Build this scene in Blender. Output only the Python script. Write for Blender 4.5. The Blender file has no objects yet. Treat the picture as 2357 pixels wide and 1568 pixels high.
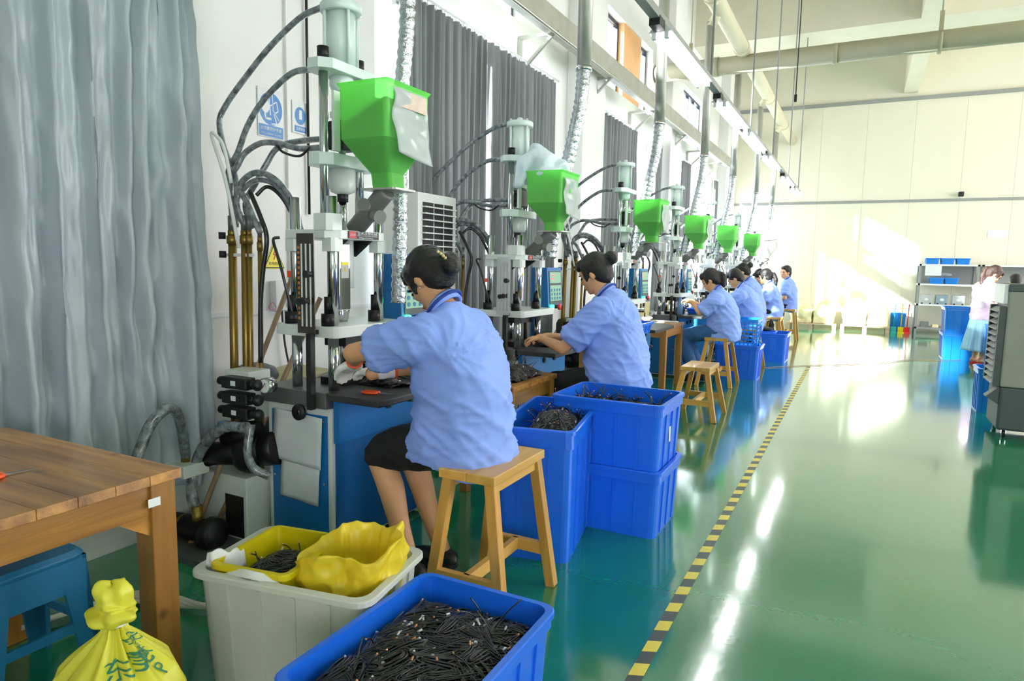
import bpy, bmesh, math, random
from mathutils import Vector, Matrix, noise as mnoise
random.seed(7)
SC = bpy.context.scene
COL = SC.collection
PI = math.pi

# ---------------------------------------------------------------- camera
cam_d = bpy.data.cameras.new('camera')
cam_d.sensor_width = 36.0
cam_d.sensor_fit = 'HORIZONTAL'
cam_d.lens = 1550.0 / 2357.0 * 36.0
cam_d.clip_start = 0.05
cam_d.clip_end = 200
cam = bpy.data.objects.new('camera', cam_d)
COL.objects.link(cam)
cam.matrix_world = Matrix(((0.88790947, -0.06861522, 0.45487222, 0.0),
                           (0.45963085, 0.0917552, -0.8833575, 0.0),
                           (0.01887488, 0.99341478, 0.11300798, 1.35),
                           (0, 0, 0, 1)))
SC.camera = cam

# ---------------------------------------------------------------- world, sun, exposure
world = bpy.data.worlds.new('daylight')
SC.world = world
world.use_nodes = True
wn = world.node_tree.nodes
wn['Background'].inputs['Color'].default_value = (1.0, 0.965, 1.0, 1)
wn['Background'].inputs['Strength'].default_value = 4.2

def sun_lamp(name, direction, strength, color, angle):
    d = bpy.data.lights.new(name, 'SUN')
    d.energy = strength
    d.color = color
    d.angle = math.radians(angle)
    o = bpy.data.objects.new(name, d)
    COL.objects.link(o)
    o.rotation_euler = Vector(direction).to_track_quat('-Z', 'Y').to_euler()
    o.location = (-8, 4, 9)
    return o
sun = sun_lamp('sun', (1.0, 1.4, -0.64), 34.0, (1.0, 0.95, 0.86), 2.5)

SC.view_settings.view_transform = 'Standard'
SC.view_settings.look = 'None'
SC.view_settings.gamma = 1.0
SC.view_settings.use_curve_mapping = False
SC.view_settings.exposure = 1.0

# ---------------------------------------------------------------- helpers
def s2l(c):
    out = []
    for v in c:
        v /= 255.0
        out.append(v / 12.92 if v <= 0.04045 else ((v + 0.055) / 1.055) ** 2.4)
    return (out[0], out[1], out[2], 1.0)

MATS = {}
def mat(name, col, rough=0.5, metal=0.0, spec=0.5, coat=0.0, var=0.08, vscale=4.0, stretch=(1, 1, 1),
        bump=0.0, bscale=40.0, emit=0.0, translucent=0.0, clear=0.0, rvar=0.0, col2=None):
    if name in MATS:
        return MATS[name]
    m = bpy.data.materials.new(name)
    MATS[name] = m
    m.use_nodes = True
    nt = m.node_tree
    nd, lk = nt.nodes, nt.links
    b = nd['Principled BSDF']
    out = nd['Material Output']
    base = s2l(col)
    b.inputs['Roughness'].default_value = rough
    b.inputs['Metallic'].default_value = metal
    b.inputs['Specular IOR Level'].default_value = spec
    b.inputs['Coat Weight'].default_value = coat
    b.inputs['Coat Roughness'].default_value = 0.08
    tc = nd.new('ShaderNodeTexCoord')
    mp = nd.new('ShaderNodeMapping')
    mp.inputs['Scale'].default_value = stretch
    lk.new(tc.outputs['Object'], mp.inputs['Vector'])
    nz = nd.new('ShaderNodeTexNoise')
    nz.inputs['Scale'].default_value = vscale
    nz.inputs['Detail'].default_value = 5.0
    lk.new(mp.outputs['Vector'], nz.inputs['Vector'])
    rp = nd.new('ShaderNodeValToRGB')
    c2 = s2l(col2) if col2 else tuple(min(1, x * (1 + var)) for x in base[:3]) + (1,)
    c1 = base if col2 else tuple(x * (1 - var) for x in base[:3]) + (1,)
    rp.color_ramp.elements[0].position = 0.3
    rp.color_ramp.elements[1].position = 0.7
    rp.color_ramp.elements[0].color = c1
    rp.color_ramp.elements[1].color = c2
    lk.new(nz.outputs['Fac'], rp.inputs['Fac'])
    lk.new(rp.outputs['Color'], b.inputs['Base Color'])
    if emit:
        b.inputs['Emission Color'].default_value = base
        b.inputs['Emission Strength'].default_value = emit
    if rvar:
        mr = nd.new('ShaderNodeMapRange')
        mr.inputs['To Min'].default_value = max(0.02, rough - rvar)
        mr.inputs['To Max'].default_value = rough + rvar
        lk.new(nz.outputs['Fac'], mr.inputs['Value'])
        lk.new(mr.outputs['Result'], b.inputs['Roughness'])
    if bump:
        n2 = nd.new('ShaderNodeTexNoise')
        n2.inputs['Scale'].default_value = bscale
        n2.inputs['Detail'].default_value = 3.0
        lk.new(mp.outputs['Vector'], n2.inputs['Vector'])
        bp = nd.new('ShaderNodeBump')
        bp.inputs['Strength'].default_value = bump
        bp.inputs['Distance'].default_value = 0.01
        lk.new(n2.outputs['Fac'], bp.inputs['Height'])
        lk.new(bp.outputs['Normal'], b.inputs['Normal'])
    last = b.outputs['BSDF']
    if translucent:
        tr = nd.new('ShaderNodeBsdfTranslucent')
        lk.new(rp.outputs['Color'], tr.inputs['Color'])
        mx = nd.new('ShaderNodeMixShader')
        mx.inputs['Fac'].default_value = translucent
        lk.new(last, mx.inputs[1]); lk.new(tr.outputs['BSDF'], mx.inputs[2])
        last = mx.outputs['Shader']
    if clear:
        tp = nd.new('ShaderNodeBsdfTransparent')
        tp.inputs['Color'].default_value = tuple(0.25 + 0.75 * x for x in base[:3]) + (1,)
        mx = nd.new('ShaderNodeMixShader')
        mx.inputs['Fac'].default_value = clear
        lk.new(last, mx.inputs[1]); lk.new(tp.outputs['BSDF'], mx.inputs[2])
        last = mx.outputs['Shader']
    lk.new(last, out.inputs['Surface'])
    return m

def wood_mat(name, c1, c2, axis='X', rough=0.42):
    if name in MATS:
        return MATS[name]
    st = {'X': (1.2, 14, 14), 'Y': (14, 1.2, 14), 'Z': (14, 14, 1.2)}[axis]
    m = mat(name, c1, rough=rough, vscale=1.6, stretch=st, col2=c2, bump=0.08, bscale=9, coat=0.25)
    nt = m.node_tree
    nd, lk = nt.nodes, nt.links
    tc = nd.new('ShaderNodeTexCoord')
    vo = nd.new('ShaderNodeTexVoronoi')
    vo.inputs['Scale'].default_value = 5.5
    lk.new(tc.outputs['Object'], vo.inputs['Vector'])
    rp = nd.new('ShaderNodeValToRGB')
    rp.color_ramp.elements[0].position = 0.05
    rp.color_ramp.elements[1].position = 0.13
    rp.color_ramp.elements[0].color = (0.25, 0.17, 0.12, 1)
    rp.color_ramp.elements[1].color = (1, 1, 1, 1)
    lk.new(vo.outputs['Distance'], rp.inputs['Fac'])
    mx = nd.new('ShaderNodeMix'); mx.data_type = 'RGBA'; mx.blend_type = 'MULTIPLY'
    mx.inputs[0].default_value = 0.75
    b = nd['Principled BSDF']
    src = b.inputs['Base Color'].links[0].from_socket
    lk.new(src, mx.inputs[6]); lk.new(rp.outputs['Color'], mx.inputs[7])
    oi = nd.new('ShaderNodeObjectInfo')
    mr = nd.new('ShaderNodeMapRange'); mr.inputs['To Min'].default_value = .72; mr.inputs['To Max'].default_value = 1.12
    lk.new(oi.outputs['Random'], mr.inputs['Value'])
    m2 = nd.new('ShaderNodeMix'); m2.data_type = 'RGBA'; m2.blend_type = 'MULTIPLY'; m2.inputs[0].default_value = 1.0
    lk.new(mx.outputs[2], m2.inputs[6]); lk.new(mr.outputs['Result'], m2.inputs[7])
    lk.new(m2.outputs[2], b.inputs['Base Color'])
    return m

def catmull(pts, sub=6):
    P = [Vector(p) for p in pts]
    if len(P) < 3:
        return P
    out = []
    n = len(P)
    for i in range(n - 1):
        p0 = P[i - 1] if i > 0 else P[0] * 2 - P[1]
        p1, p2 = P[i], P[i + 1]
        p3 = P[i + 2] if i + 2 < n else P[-1] * 2 - P[-2]
        for k in range(sub):
            t = k / sub
            out.append(0.5 * ((2 * p1) + (-p0 + p2) * t + (2 * p0 - 5 * p1 + 4 * p2 - p3) * t * t
                              + (-p0 + 3 * p1 - 3 * p2 + p3) * t ** 3))
    out.append(P[-1])
    return out

class MB:
    def __init__(self):
        self.v = []; self.f = []; self.s = []; self.mi = []
        self.cur = 0
    def add(self, vs, fs, smooth=False):
        o = len(self.v)
        self.v += [tuple(p) for p in vs]
        for f in fs:
            self.f.append([i + o for i in f]); self.s.append(smooth); self.mi.append(self.cur)
        return self
    def box(self, x0, x1, y0, y1, z0, z1):
        v = [(x, y, z) for z in (z0, z1) for y in (y0, y1) for x in (x0, x1)]
        return self.add(v, [(0, 2, 3, 1), (4, 5, 7, 6), (0, 1, 5, 4), (2, 6, 7, 3), (0, 4, 6, 2), (1, 3, 7, 5)])
    def cbox(self, c, sx, sy, sz, rot=None):
        v = []
        for z in (-.5, .5):
            for y in (-.5, .5):
                for x in (-.5, .5):
                    p = Vector((x * sx, y * sy, z * sz))
                    if rot is not None:
                        p = rot @ p
                    v.append(p + Vector(c))
        return self.add(v, [(0, 2, 3, 1), (4, 5, 7, 6), (0, 1, 5, 4), (2, 6, 7, 3), (0, 4, 6, 2), (1, 3, 7, 5)])
    def bar(self, p0, p1, w, h, up=(0, 0, 1)):
        p0, p1 = Vector(p0), Vector(p1)
        d = (p1 - p0).normalized()
        u = Vector(up)
        if abs(d.dot(u)) > 0.98:
            u = Vector((0, 1, 0))
        sx = d.cross(u).normalized(); sz = sx.cross(d)
        v = []
        for p in (p0, p1):
            for a, b in ((-1, -1), (1, -1), (1, 1), (-1, 1)):
                v.append(p + sx * a * w / 2 + sz * b * h / 2)
        return self.add(v, [(3, 2, 1, 0), (4, 5, 6, 7), (0, 1, 5, 4), (1, 2, 6, 5), (2, 3, 7, 6), (3, 0, 4, 7)])
    def ringloft(self, rings, cap=True, smooth=True, closed=False):
        n = len(rings[0])
        vs = [p for r in rings for p in r]
        fs = []
        R = len(rings)
        for i in range(R - 1 + (1 if closed else 0)):
            a = i * n; b = ((i + 1) % R) * n
            for k in range(n):
                k2 = (k + 1) % n
                fs.append((a + k, a + k2, b + k2, b + k))
        self.add(vs, fs, smooth)
        if cap and not closed:
            o = len(self.v) - len(vs)
            self.f.append([o + k for k in range(n)][::-1]); self.s.append(False); self.mi.append(self.cur)
            o2 = o + (R - 1) * n
            self.f.append([o2 + k for k in range(n)]); self.s.append(False); self.mi.append(self.cur)
        return self
    def tube(self, pts, r, n=10, cap=True, closed=False, flat=1.0):
        P = [Vector(p) for p in pts]
        k = len(P)
        rs = r if isinstance(r, (list, tuple)) else [r] * k
        t0 = (P[1] - P[0]).normalized()
        ref = Vector((0, 0, 1)) if abs(t0.z) < 0.9 else Vector((0, 1, 0))
        u = t0.cross(ref).normalized()
        rings = []
        for i in range(k):
            a = P[i - 1] if (i > 0 or closed) else P[i]
            b = P[(i + 1) % k] if (i < k - 1 or closed) else P[i]
            t = (b - a)
            t = t.normalized() if t.length > 1e-9 else t0
            u = (u - t * u.dot(t))
            if u.length < 1e-6:
                u = t.orthogonal()
            u.normalize()
            w = t.cross(u)
            rings.append([P[i] + (u * math.cos(q) + w * math.sin(q) * flat) * rs[i]
                          for q in [2 * PI * j / n for j in range(n)]])
        return self.ringloft(rings, cap, True, closed)
    def cyl(self, p0, p1, r0, r1=None, n=16, cap=True):
        return self.tube([p0, p1], [r0, r0 if r1 is None else r1], n, cap)
    def ell(self, c, r, n=14, m=9, rot=None):
        c = Vector(c)
        if not isinstance(r, (tuple, list)):
            r = (r, r, r)
        vs, fs = [], []
        def T(p):
            p = Vector(p)
            if rot is not None:
                p = rot @ p
            return p + c
        vs.append(T((0, 0, -r[2])))
        for i in range(1, m):
            a = -PI / 2 + PI * i / m
            for j in range(n):
                q = 2 * PI * j / n
                vs.append(T((r[0] * math.cos(a) * math.cos(q), r[1] * math.cos(a) * math.sin(q), r[2] * math.sin(a))))
        vs.append(T((0, 0, r[2])))
        for j in range(n):
            fs.append((0, 1 + (j + 1) % n, 1 + j))
        for i in range(m - 2):
            for j in range(n):
                a = 1 + i * n; b = a + n
                fs.append((a + j, a + (j + 1) % n, b + (j + 1) % n, b + j))
        L = len(vs) - 1; a = 1 + (m - 2) * n
        for j in range(n):
            fs.append((a + j, a + (j + 1) % n, L))
        return self.add(vs, fs, True)
    def lathe(self, c, prof, n=24, axis='Z', cap=True):
        c = Vector(c)
        rings = []
        for r, z in prof:
            ring = []
            for j in range(n):
                q = 2 * PI * j / n
                p = (r * math.cos(q), r * math.sin(q), z)
                if axis == 'X':
                    p = (p[2], p[0], p[1])
                elif axis == 'Y':
                    p = (p[1], p[2], p[0])
                ring.append(c + Vector(p))
            rings.append(ring)
        return self.ringloft(rings, cap, True)
    def prism(self, poly, vec):
        P = [Vector(p) for p in poly]; vec = Vector(vec)
        n = len(P)
        vs = P + [p + vec for p in P]
        fs = [list(range(n))[::-1], [n + i for i in range(n)]]
        for i in range(n):
            j = (i + 1) % n
            fs.append((i, j, n + j, n + i))
        return self.add(vs, fs)
    def grid(self, fn, nu, nv, smooth=True):
        vs = [fn(i / nu, j / nv) for i in range(nu + 1) for j in range(nv + 1)]
        fs = []
        for i in range(nu):
            for j in range(nv):
                a = i * (nv + 1) + j
                fs.append((a, a + nv + 1, a + nv + 2, a + 1))
        return self.add(vs, fs, smooth)
    def mesh(self, name):
        me = bpy.data.meshes.new(name)
        me.from_pydata(self.v, [], self.f)
        me.polygons.foreach_set('use_smooth', self.s)
        me.polygons.foreach_set('material_index', self.mi)
        me.update()
        return me
    def build(self, name, m, parent=None, bevel=0.0, solid=0.0, kind=None, label=None, cat=None, group=None, loc=None):
        me = self.mesh(name)
        bm = bmesh.new(); bm.from_mesh(me)
        bmesh.ops.recalc_face_normals(bm, faces=bm.faces)
        bm.to_mesh(me); bm.free()
        for x in (m if isinstance(m, (list, tuple)) else [m]):
            me.materials.append(x)
        return link(name, me, parent, bevel, solid, kind, label, cat, group, loc)

def tag(o, label=None, cat=None, group=None, kind=None):
    if label: o['label'] = label
    if cat: o['category'] = cat
    if group: o['group'] = group
    if kind: o['kind'] = kind
    return o

def link(name, me, parent=None, bevel=0.0, solid=0.0, kind=None, label=None, cat=None, group=None, loc=None):
    o = bpy.data.objects.new(name, me)
    COL.objects.link(o)
    if parent is not None:
        o.parent = parent
    if loc is not None:
        o.location = loc
    if bevel:
        b = o.modifiers.new('bevel', 'BEVEL')
        b.width = bevel; b.segments = 2; b.limit_method = 'ANGLE'; b.angle_limit = math.radians(50)
        for p in me.polygons:
            pass
    if solid:
        s = o.modifiers.new('solid', 'SOLIDIFY')
        s.thickness = solid; s.offset = 0
    return tag(o, label, cat, group, kind)

def empty(name, loc, label=None, cat=None, group=None, rz=0.0, kind=None):
    o = bpy.data.objects.new(name, None)
    o.empty_display_size = 0.1
    COL.objects.link(o)
    o.location = loc; o.rotation_euler = (0, 0, rz)
    return tag(o, label, cat, group, kind)

def kids(o):
    return [c for c in COL.objects if c.parent is o]

def copy_tree(o, loc=None, label=None, rz=None, parent=None, skip=()):
    c = o.copy(); COL.objects.link(c)
    if parent is not None:
        c.parent = parent
    if loc is not None:
        c.location = loc
    if rz is not None:
        c.rotation_euler = (0, 0, rz)
    if label:
        c['label'] = label
    for ch in kids(o):
        if ch.name.split('.')[0] in skip:
            continue
        copy_tree(ch, parent=c, skip=skip)
    return c

def remeshed(mb, name, voxel, smooth=2, disp=None):
    """fuse the overlapping closed shapes of an MB into one continuous surface"""
    me = mb.mesh(name)
    o = bpy.data.objects.new(name + '_tmp', me); COL.objects.link(o)
    r = o.modifiers.new('r', 'REMESH'); r.mode = 'VOXEL'; r.voxel_size = voxel; r.use_smooth_shade = True
    if smooth:
        s = o.modifiers.new('s', 'SMOOTH'); s.iterations = smooth; s.factor = 0.5
    dg = bpy.context.evaluated_depsgraph_get()
    dg.update()
    out = bpy.data.meshes.new_from_object(o.evaluated_get(dg))
    bpy.data.objects.remove(o); bpy.data.meshes.remove(me)
    out.name = name
    if disp:
        nrm = [v.normal.copy() for v in out.vertices]
        for v, q in zip(out.vertices, nrm):
            v.co = v.co + q * disp(v.co, q)
    out.polygons.foreach_set('use_smooth', [True] * len(out.polygons))
    out.update()
    return out

def text_mesh(body, size, extrude=0.0006, align='CENTER'):
    c = bpy.data.curves.new('writing', 'FONT')
    c.body = body; c.size = size; c.extrude = extrude; c.align_x = align; c.align_y = 'CENTER'
    c.resolution_u = 3
    o = bpy.data.objects.new('writing_tmp', c); COL.objects.link(o)
    dg = bpy.context.evaluated_depsgraph_get(); dg.update()
    me = bpy.data.meshes.new_from_object(o.evaluated_get(dg))
    bpy.data.objects.remove(o); bpy.data.curves.remove(c)
    return me

def writing(body, size, m, origin, xdir, ydir, parent=None, width=None, extrude=0.0006):
    me = text_mesh(body, size, extrude)
    X, Y = Vector(xdir).normalized(), Vector(ydir).normalized(); Z = X.cross(Y)
    xs = [v.co.x for v in me.vertices]
    k = 1.0
    if width and xs:
        k = width / (max(xs) - min(xs))
    for v in me.vertices:
        v.co = Vector(origin) + X * v.co.x * k + Y * v.co.y + Z * v.co.z
    me.materials.append(m)
    return link('lettering', me, parent)

def rrect(cx, cy, hx, hy, r, z, n=4):
    out = []
    for sx, sy, a0 in ((1, 1, 0), (-1, 1, PI / 2), (-1, -1, PI), (1, -1, 1.5 * PI)):
        for k in range(n + 1):
            a = a0 + (PI / 2) * k / n
            out.append((cx + sx * (hx - r) + r * math.cos(a), cy + sy * (hy - r) + r * math.sin(a), z))
    return out

# ---------------------------------------------------------------- materials
M_wall = mat('white_wall_paint', (232, 232, 230), rough=0.85, var=0.03, vscale=1.2, bump=0.03, bscale=25)
M_ceil = mat('ceiling_paint', (226, 220, 200), rough=0.9, var=0.03)
M_panelwall = mat('cream_sandwich_panel', (230, 226, 206), rough=0.45, var=0.02, vscale=1)
M_grey_trim = mat('grey_trim', (150, 152, 150), rough=0.5, var=0.06)
M_white_plastic = mat('white_plastic', (228, 230, 230), rough=0.4, var=0.02)
M_steel = mat('chrome_steel', (205, 207, 210), rough=0.14, metal=1.0, var=0.05, vscale=9)
M_mirror = mat('mirror_steel', (225, 226, 228), rough=0.04, metal=1.0, var=0.01)
M_galv = mat('galvanised_steel', (182, 182, 174), rough=0.4, metal=0.55, var=0.1, vscale=7)
M_greysteel = mat('grey_steel', (120, 122, 122), rough=0.45, metal=0.6, var=0.12)
M_castgrey = mat('cast_pipe_grey', (128, 130, 128), rough=0.45, metal=0.35, var=0.1)
M_mgrey = mat('machine_paint', (218, 226, 222), rough=0.38, var=0.04, vscale=6, coat=0.2)
M_cyl = mat('cylinder_paint', (214, 230, 226), rough=0.36, var=0.04, coat=0.2)
M_blue = mat('machine_blue', (12, 108, 176), rough=0.42, var=0.06, vscale=3, coat=0.15)
M_blue_shaded = mat('machine_blue_shaded', (10, 92, 158), rough=0.5, var=0.08)  # machine blue darkened to put shade on the set-back front panel
M_black = mat('black_plastic', (26, 26, 28), rough=0.45, var=0.15)
M_blacksteel = mat('black_steel', (34, 34, 36), rough=0.4, metal=0.5, var=0.15)
M_board = mat('black_work_board', (52, 52, 54), rough=0.5, var=0.2, vscale=6)
M_hose = mat('black_hose', (46, 50, 54), rough=0.35, var=0.2, vscale=12, coat=0.4)
M_wrap = mat('hose_wrap_film', (66, 72, 78), rough=0.14, vscale=34, col2=(150, 160, 166), bump=0.9, bscale=70, coat=1.0)  # pale streaks in the colour stand in for glare on the film
M_brass = mat('brass_pipe', (150, 124, 62), rough=0.36, metal=0.75, var=0.15, vscale=10, stretch=(6, 6, .5))
M_green = mat('hopper_green', (172, 255, 154), rough=0.35, var=0.02, translucent=0.6, clear=0.3)
M_greensolid = mat('hopper_green_solid', (84, 236, 70), rough=0.35, var=0.02, translucent=0.3)
M_pellet = mat('dark_pellets', (26, 100, 46), rough=0.7, var=0.4, vscale=90, bump=0.6, bscale=140)
M_foil = mat('duct_foil', (188, 194, 200), rough=0.24, metal=0.95, var=0.15, vscale=20, bump=0.8, bscale=60)
M_film = mat('clear_film', (225, 230, 232), rough=0.15, var=0.06, translucent=0.35, clear=0.35, bump=0.3, bscale=14)
M_paper = mat('white_paper', (226, 230, 232), rough=0.8, var=0.03)
M_paperdirty = mat('worn_paper', (205, 212, 214), rough=0.8, var=0.06, vscale=8)
M_crate = mat('blue_crate_plastic', (28, 116, 250), rough=0.3, var=0.05, vscale=3, coat=0.2, translucent=0.12)
M_crate2 = mat('light_blue_plastic', (26, 140, 236), rough=0.32, var=0.05, translucent=0.12)
M_binwhite = mat('milky_bin_plastic', (236, 240, 234), rough=0.35, var=0.05, translucent=0.35, coat=0.2)
M_yellow = mat('yellow_tray_plastic', (226, 210, 18), rough=0.38, var=0.04, translucent=0.15)
M_yfilm = mat('yellow_bag_film', (250, 226, 56), rough=0.35, var=0.05, translucent=0.25, bump=0.25, bscale=22)
M_ysack = mat('yellow_sack_film', (244, 240, 84), rough=0.36, var=0.05, translucent=0.3, bump=0.2, bscale=16)
M_cable = mat('black_cable', (17, 17, 19), rough=0.3, var=0.25, vscale=30, coat=0.35)
M_tip = mat('connector_silver', (225, 225, 225), rough=0.3, metal=0.5, var=0.1)
M_copper = mat('copper_tip', (214, 150, 110), rough=0.35, metal=0.6, var=0.1)
M_shirt = mat('light_blue_shirt', (140, 170, 250), rough=0.68, var=0.03, vscale=9, bump=0.06, bscale=220)
M_shirtline = mat('shirt_seam', (84, 112, 190), rough=0.8, var=0.03)
M_navy = mat('navy_collar', (26, 62, 150), rough=0.7, var=0.06)
M_skin = mat('skin', (218, 164, 120), rough=0.5, var=0.05, vscale=12)
M_lip = mat('lips', (176, 96, 84), rough=0.45, var=0.05)
M_eye = mat('eye_dark', (34, 26, 22), rough=0.25, var=0.1)
M_hair = mat('black_hair', (22, 18, 17), rough=0.38, var=0.3, vscale=30, stretch=(1, 1, 5), bump=0.5, bscale=60)
M_hairbrown = mat('brown_black_hair', (58, 34, 26), rough=0.4, var=0.3, vscale=30, stretch=(1, 1, 5), bump=0.5, bscale=60)
M_skirtblack = mat('black_cloth', (20, 20, 23), rough=0.85, var=0.2)
M_jeans = mat('blue_jeans', (44, 92, 146), rough=0.8, var=0.12, vscale=20)
M_glove = mat('white_glove', (232, 232, 228), rough=0.85, var=0.04, vscale=40, bump=0.3, bscale=160)
M_orange = mat('orange_plastic', (246, 92, 34), rough=0.35, var=0.04)
M_red = mat('red_plastic', (222, 44, 44), rough=0.35, var=0.05)
M_pink = mat('pink_shirt', (240, 208, 236), rough=0.75, var=0.03)
M_skirtblue = mat('pale_blue_skirt', (168, 212, 232), rough=0.8, var=0.05)
M_curtain = mat('silver_grey_curtain', (166, 178, 188), rough=0.34, var=0.12, vscale=3, stretch=(1, 1, .35), bump=0.6, bscale=14)
M_curtain2 = mat('grey_curtain', (128, 132, 136), rough=0.6, var=0.08, vscale=3, stretch=(1, 1, .4), bump=0.1, bscale=20)
M_pipe = mat('beige_pipe', (172, 168, 140), rough=0.5, var=0.04)
M_pipelight = mat('cream_pipe', (222, 214, 184), rough=0.5, var=0.03)
M_lampon = mat('lit_tube', (255, 255, 255), rough=0.4, emit=9.0)
M_glass = mat('window_glass', (235, 245, 250), rough=0.05, var=0.0, clear=0.9)
M_frame = mat('dark_window_frame', (52, 58, 64), rough=0.45, metal=0.4, var=0.08)
M_framewhite = mat('white_window_frame', (232, 234, 236), rough=0.4, var=0.02)
M_orangepanel = mat('peach_board', (240, 184, 130), rough=0.6, var=0.12, vscale=2)
M_tapey = mat('yellow_marking', (226, 208, 66), rough=0.4, var=0.1, vscale=12)
M_tapeb = mat('dark_marking', (58, 70, 62), rough=0.4, var=0.15)
M_amber = mat('amber_scale_plate', (50, 34, 22), rough=0.25, var=0.5, vscale=14, coat=0.5)
M_amberlight = mat('amber_mark', (196, 120, 40), rough=0.4, var=0.2)
M_bluesign = mat('sign_blue', (52, 124, 190), rough=0.4, var=0.04)
M_signyellow = mat('sign_yellow', (240, 226, 30), rough=0.4, var=0.03)
M_darkgrey = mat('cooler_dark_grey', (72, 82, 84), rough=0.5, var=0.05)
M_coolgrey = mat('cooler_grey', (150, 152, 142), rough=0.5, var=0.04)
M_stoolblue = mat('blue_stool_plastic', (28, 108, 150), rough=0.45, var=0.06)
M_signred = mat('sign_red', (200, 40, 36), rough=0.4, var=0.03)
M_panelgreen = mat('keypad_green', (142, 190, 160), rough=0.35, var=0.04)
M_keyblue = mat('keypad_key', (70, 130, 176), rough=0.4, var=0.05)
M_ledgreen = mat('lit_green_lamp', (60, 255, 140), rough=0.3, emit=3.0)
M_ledred = mat('lit_red_digits', (255, 40, 60), rough=0.3, emit=3.0)
M_creamsteel = mat('cream_sheet_steel', (214, 206, 158), rough=0.45, var=0.06)
M_oldwood = wood_mat('pole_wood', (140, 112, 84), (166, 138, 108), 'Z')
M_carton = mat('sack_beige', (236, 222, 178), rough=0.8, var=0.12, vscale=5, bump=0.3, bscale=10)
W1 = wood_mat('stool_wood', (206, 152, 66), (228, 182, 98), 'Y')
W1z = wood_mat('stool_leg_wood', (196, 140, 56), (220, 170, 86), 'Z')
W1x = wood_mat('stool_rail_wood', (200, 146, 60), (224, 174, 90), 'X')
W2 = wood_mat('table_wood', (128, 80, 30), (204, 148, 72), 'X', 0.33)
W2z = wood_mat('table_leg_wood', (140, 92, 32), (186, 132, 56), 'Z')
W2y = wood_mat('table_apron_wood', (142, 94, 34), (186, 132, 56), 'Y')
W3 = wood_mat('pale_board', (206, 176, 140), (226, 200, 168), 'X')
# ================================================================ THE ROOM
XL, YB, ZC = -2.97, 17.84, 6.3
def floor_material():
    m = mat('green_epoxy_floor', (10, 118, 84), rough=0.13, var=0.0, vscale=0.9, col2=(24, 132, 84), rvar=0.05, spec=0.8, coat=0.9)
    nt = m.node_tree; nd, lk = nt.nodes, nt.links
    tc = nd.new('ShaderNodeTexCoord')
    n1 = nd.new('ShaderNodeTexNoise'); n1.inputs['Scale'].default_value = 26; n1.inputs['Detail'].default_value = 3
    n2 = nd.new('ShaderNodeTexNoise'); n2.inputs['Scale'].default_value = 1.6; n2.inputs['Detail'].default_value = 2
    lk.new(tc.outputs['Object'], n1.inputs['Vector']); lk.new(tc.outputs['Object'], n2.inputs['Vector'])
    b1 = nd.new('ShaderNodeBump'); b1.inputs['Strength'].default_value = 0.10; b1.inputs['Distance'].default_value = 0.004
    b2 = nd.new('ShaderNodeBump'); b2.inputs['Strength'].default_value = 0.10; b2.inputs['Distance'].default_value = 0.03
    lk.new(n1.outputs['Fac'], b1.inputs['Height']); lk.new(n2.outputs['Fac'], b2.inputs['Height'])
    lk.new(b1.outputs['Normal'], b2.inputs['Normal'])
    lk.new(b2.outputs['Normal'], nd['Principled BSDF'].inputs['Normal'])
    return m
M_floor = floor_material()

MB().box(XL - .3, 9.3, -4.3, YB + .3, -.2, 0).build('floor', M_floor, kind='structure', label='glossy green epoxy factory floor')
MB().box(XL - .3, 9.3, -4.3, YB + .3, ZC, ZC + .2).build('ceiling', M_ceil, kind='structure', label='white painted concrete ceiling')

low = [(3.7, 6.42), (7.86, 10.35), (11.9, 14.9), (16.3, 17.6)]  # last opening is an added window, bringing sun to the far corner
high = [(4.0, 5.86), (7.86, 10.15), (11.96, 13.85)]
ZL0, ZL1, ZH0, ZH1 = .95, 3.2, 3.58, 4.52
w = MB()
x0, x1 = XL - .24, XL
w.box(x0, x1, -4, YB, 0, ZL0)
def strip(ops, z0, z1):
    y = -4
    for a, b in ops:
        w.box(x0, x1, y, a, z0, z1); y = b
    w.box(x0, x1, y, YB, z0, z1)
strip(low, ZL0, ZL1)
w.box(x0, x1, -4, YB, ZL1, ZH0)
strip(high, ZH0, ZH1)
w.box(x0, x1, -4, YB, ZH1, ZC)
w.build('wall_left', M_wall, kind='structure', label='white painted side wall with curtained windows and clerestory')
MB().box(XL, XL + .012, -2, 3.66, 1.045, 1.065).build('trim_1', M_framewhite, kind='structure', label='white rail along the wall behind the nearest machine')
for i, (a, b) in enumerate(((6.95, 7.62), (10.62, 11.3), (15.4, 16.1))):
    MB().box(XL, XL + .2, a, b, 0, ZC).build('trim_%d' % (i + 2), M_wall, kind='structure', bevel=.004)

# windows of the left wall: frame, mullions and panes
def window(n, y0, y1, z0, z1, fm, nd, w=.05):
    r = empty('window_%d' % n, (XL - .13, y0, z0), kind='structure')
    L, H = y1 - y0, z1 - z0
    f = MB()
    f.box(-.03, .03, 0, L, 0, w).box(-.03, .03, 0, L, H - w, H).box(-.03, .03, 0, w, w, H - w).box(-.03, .03, L - w, L, w, H - w)
    f.build('window_frame', fm, r)
    st = (L - w) / nd
    for k in range(nd):
        if k:
            MB().box(-.028, .028, k * st, k * st + w, w, H - w).build('mullion', fm, r)
        MB().box(-.004, .004, k * st + w, (k + 1) * st, w, H - w).build('pane', M_glass, r)
    return r
for i, (a, b) in enumerate(low):
    window((1, 2, 3, 8)[i], a, b, ZL0, ZL1, M_framewhite, 4 if i < 2 else 2)  # the last of these is the window added for light
window(4, 4.0, 5.86, ZH0, ZH1, M_frame, 3)
window(5, 7.86, 8.86, ZH0, ZH1, M_frame, 2)
window(6, 9.62, 10.15, ZH0, ZH1, M_frame, 1)
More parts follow.
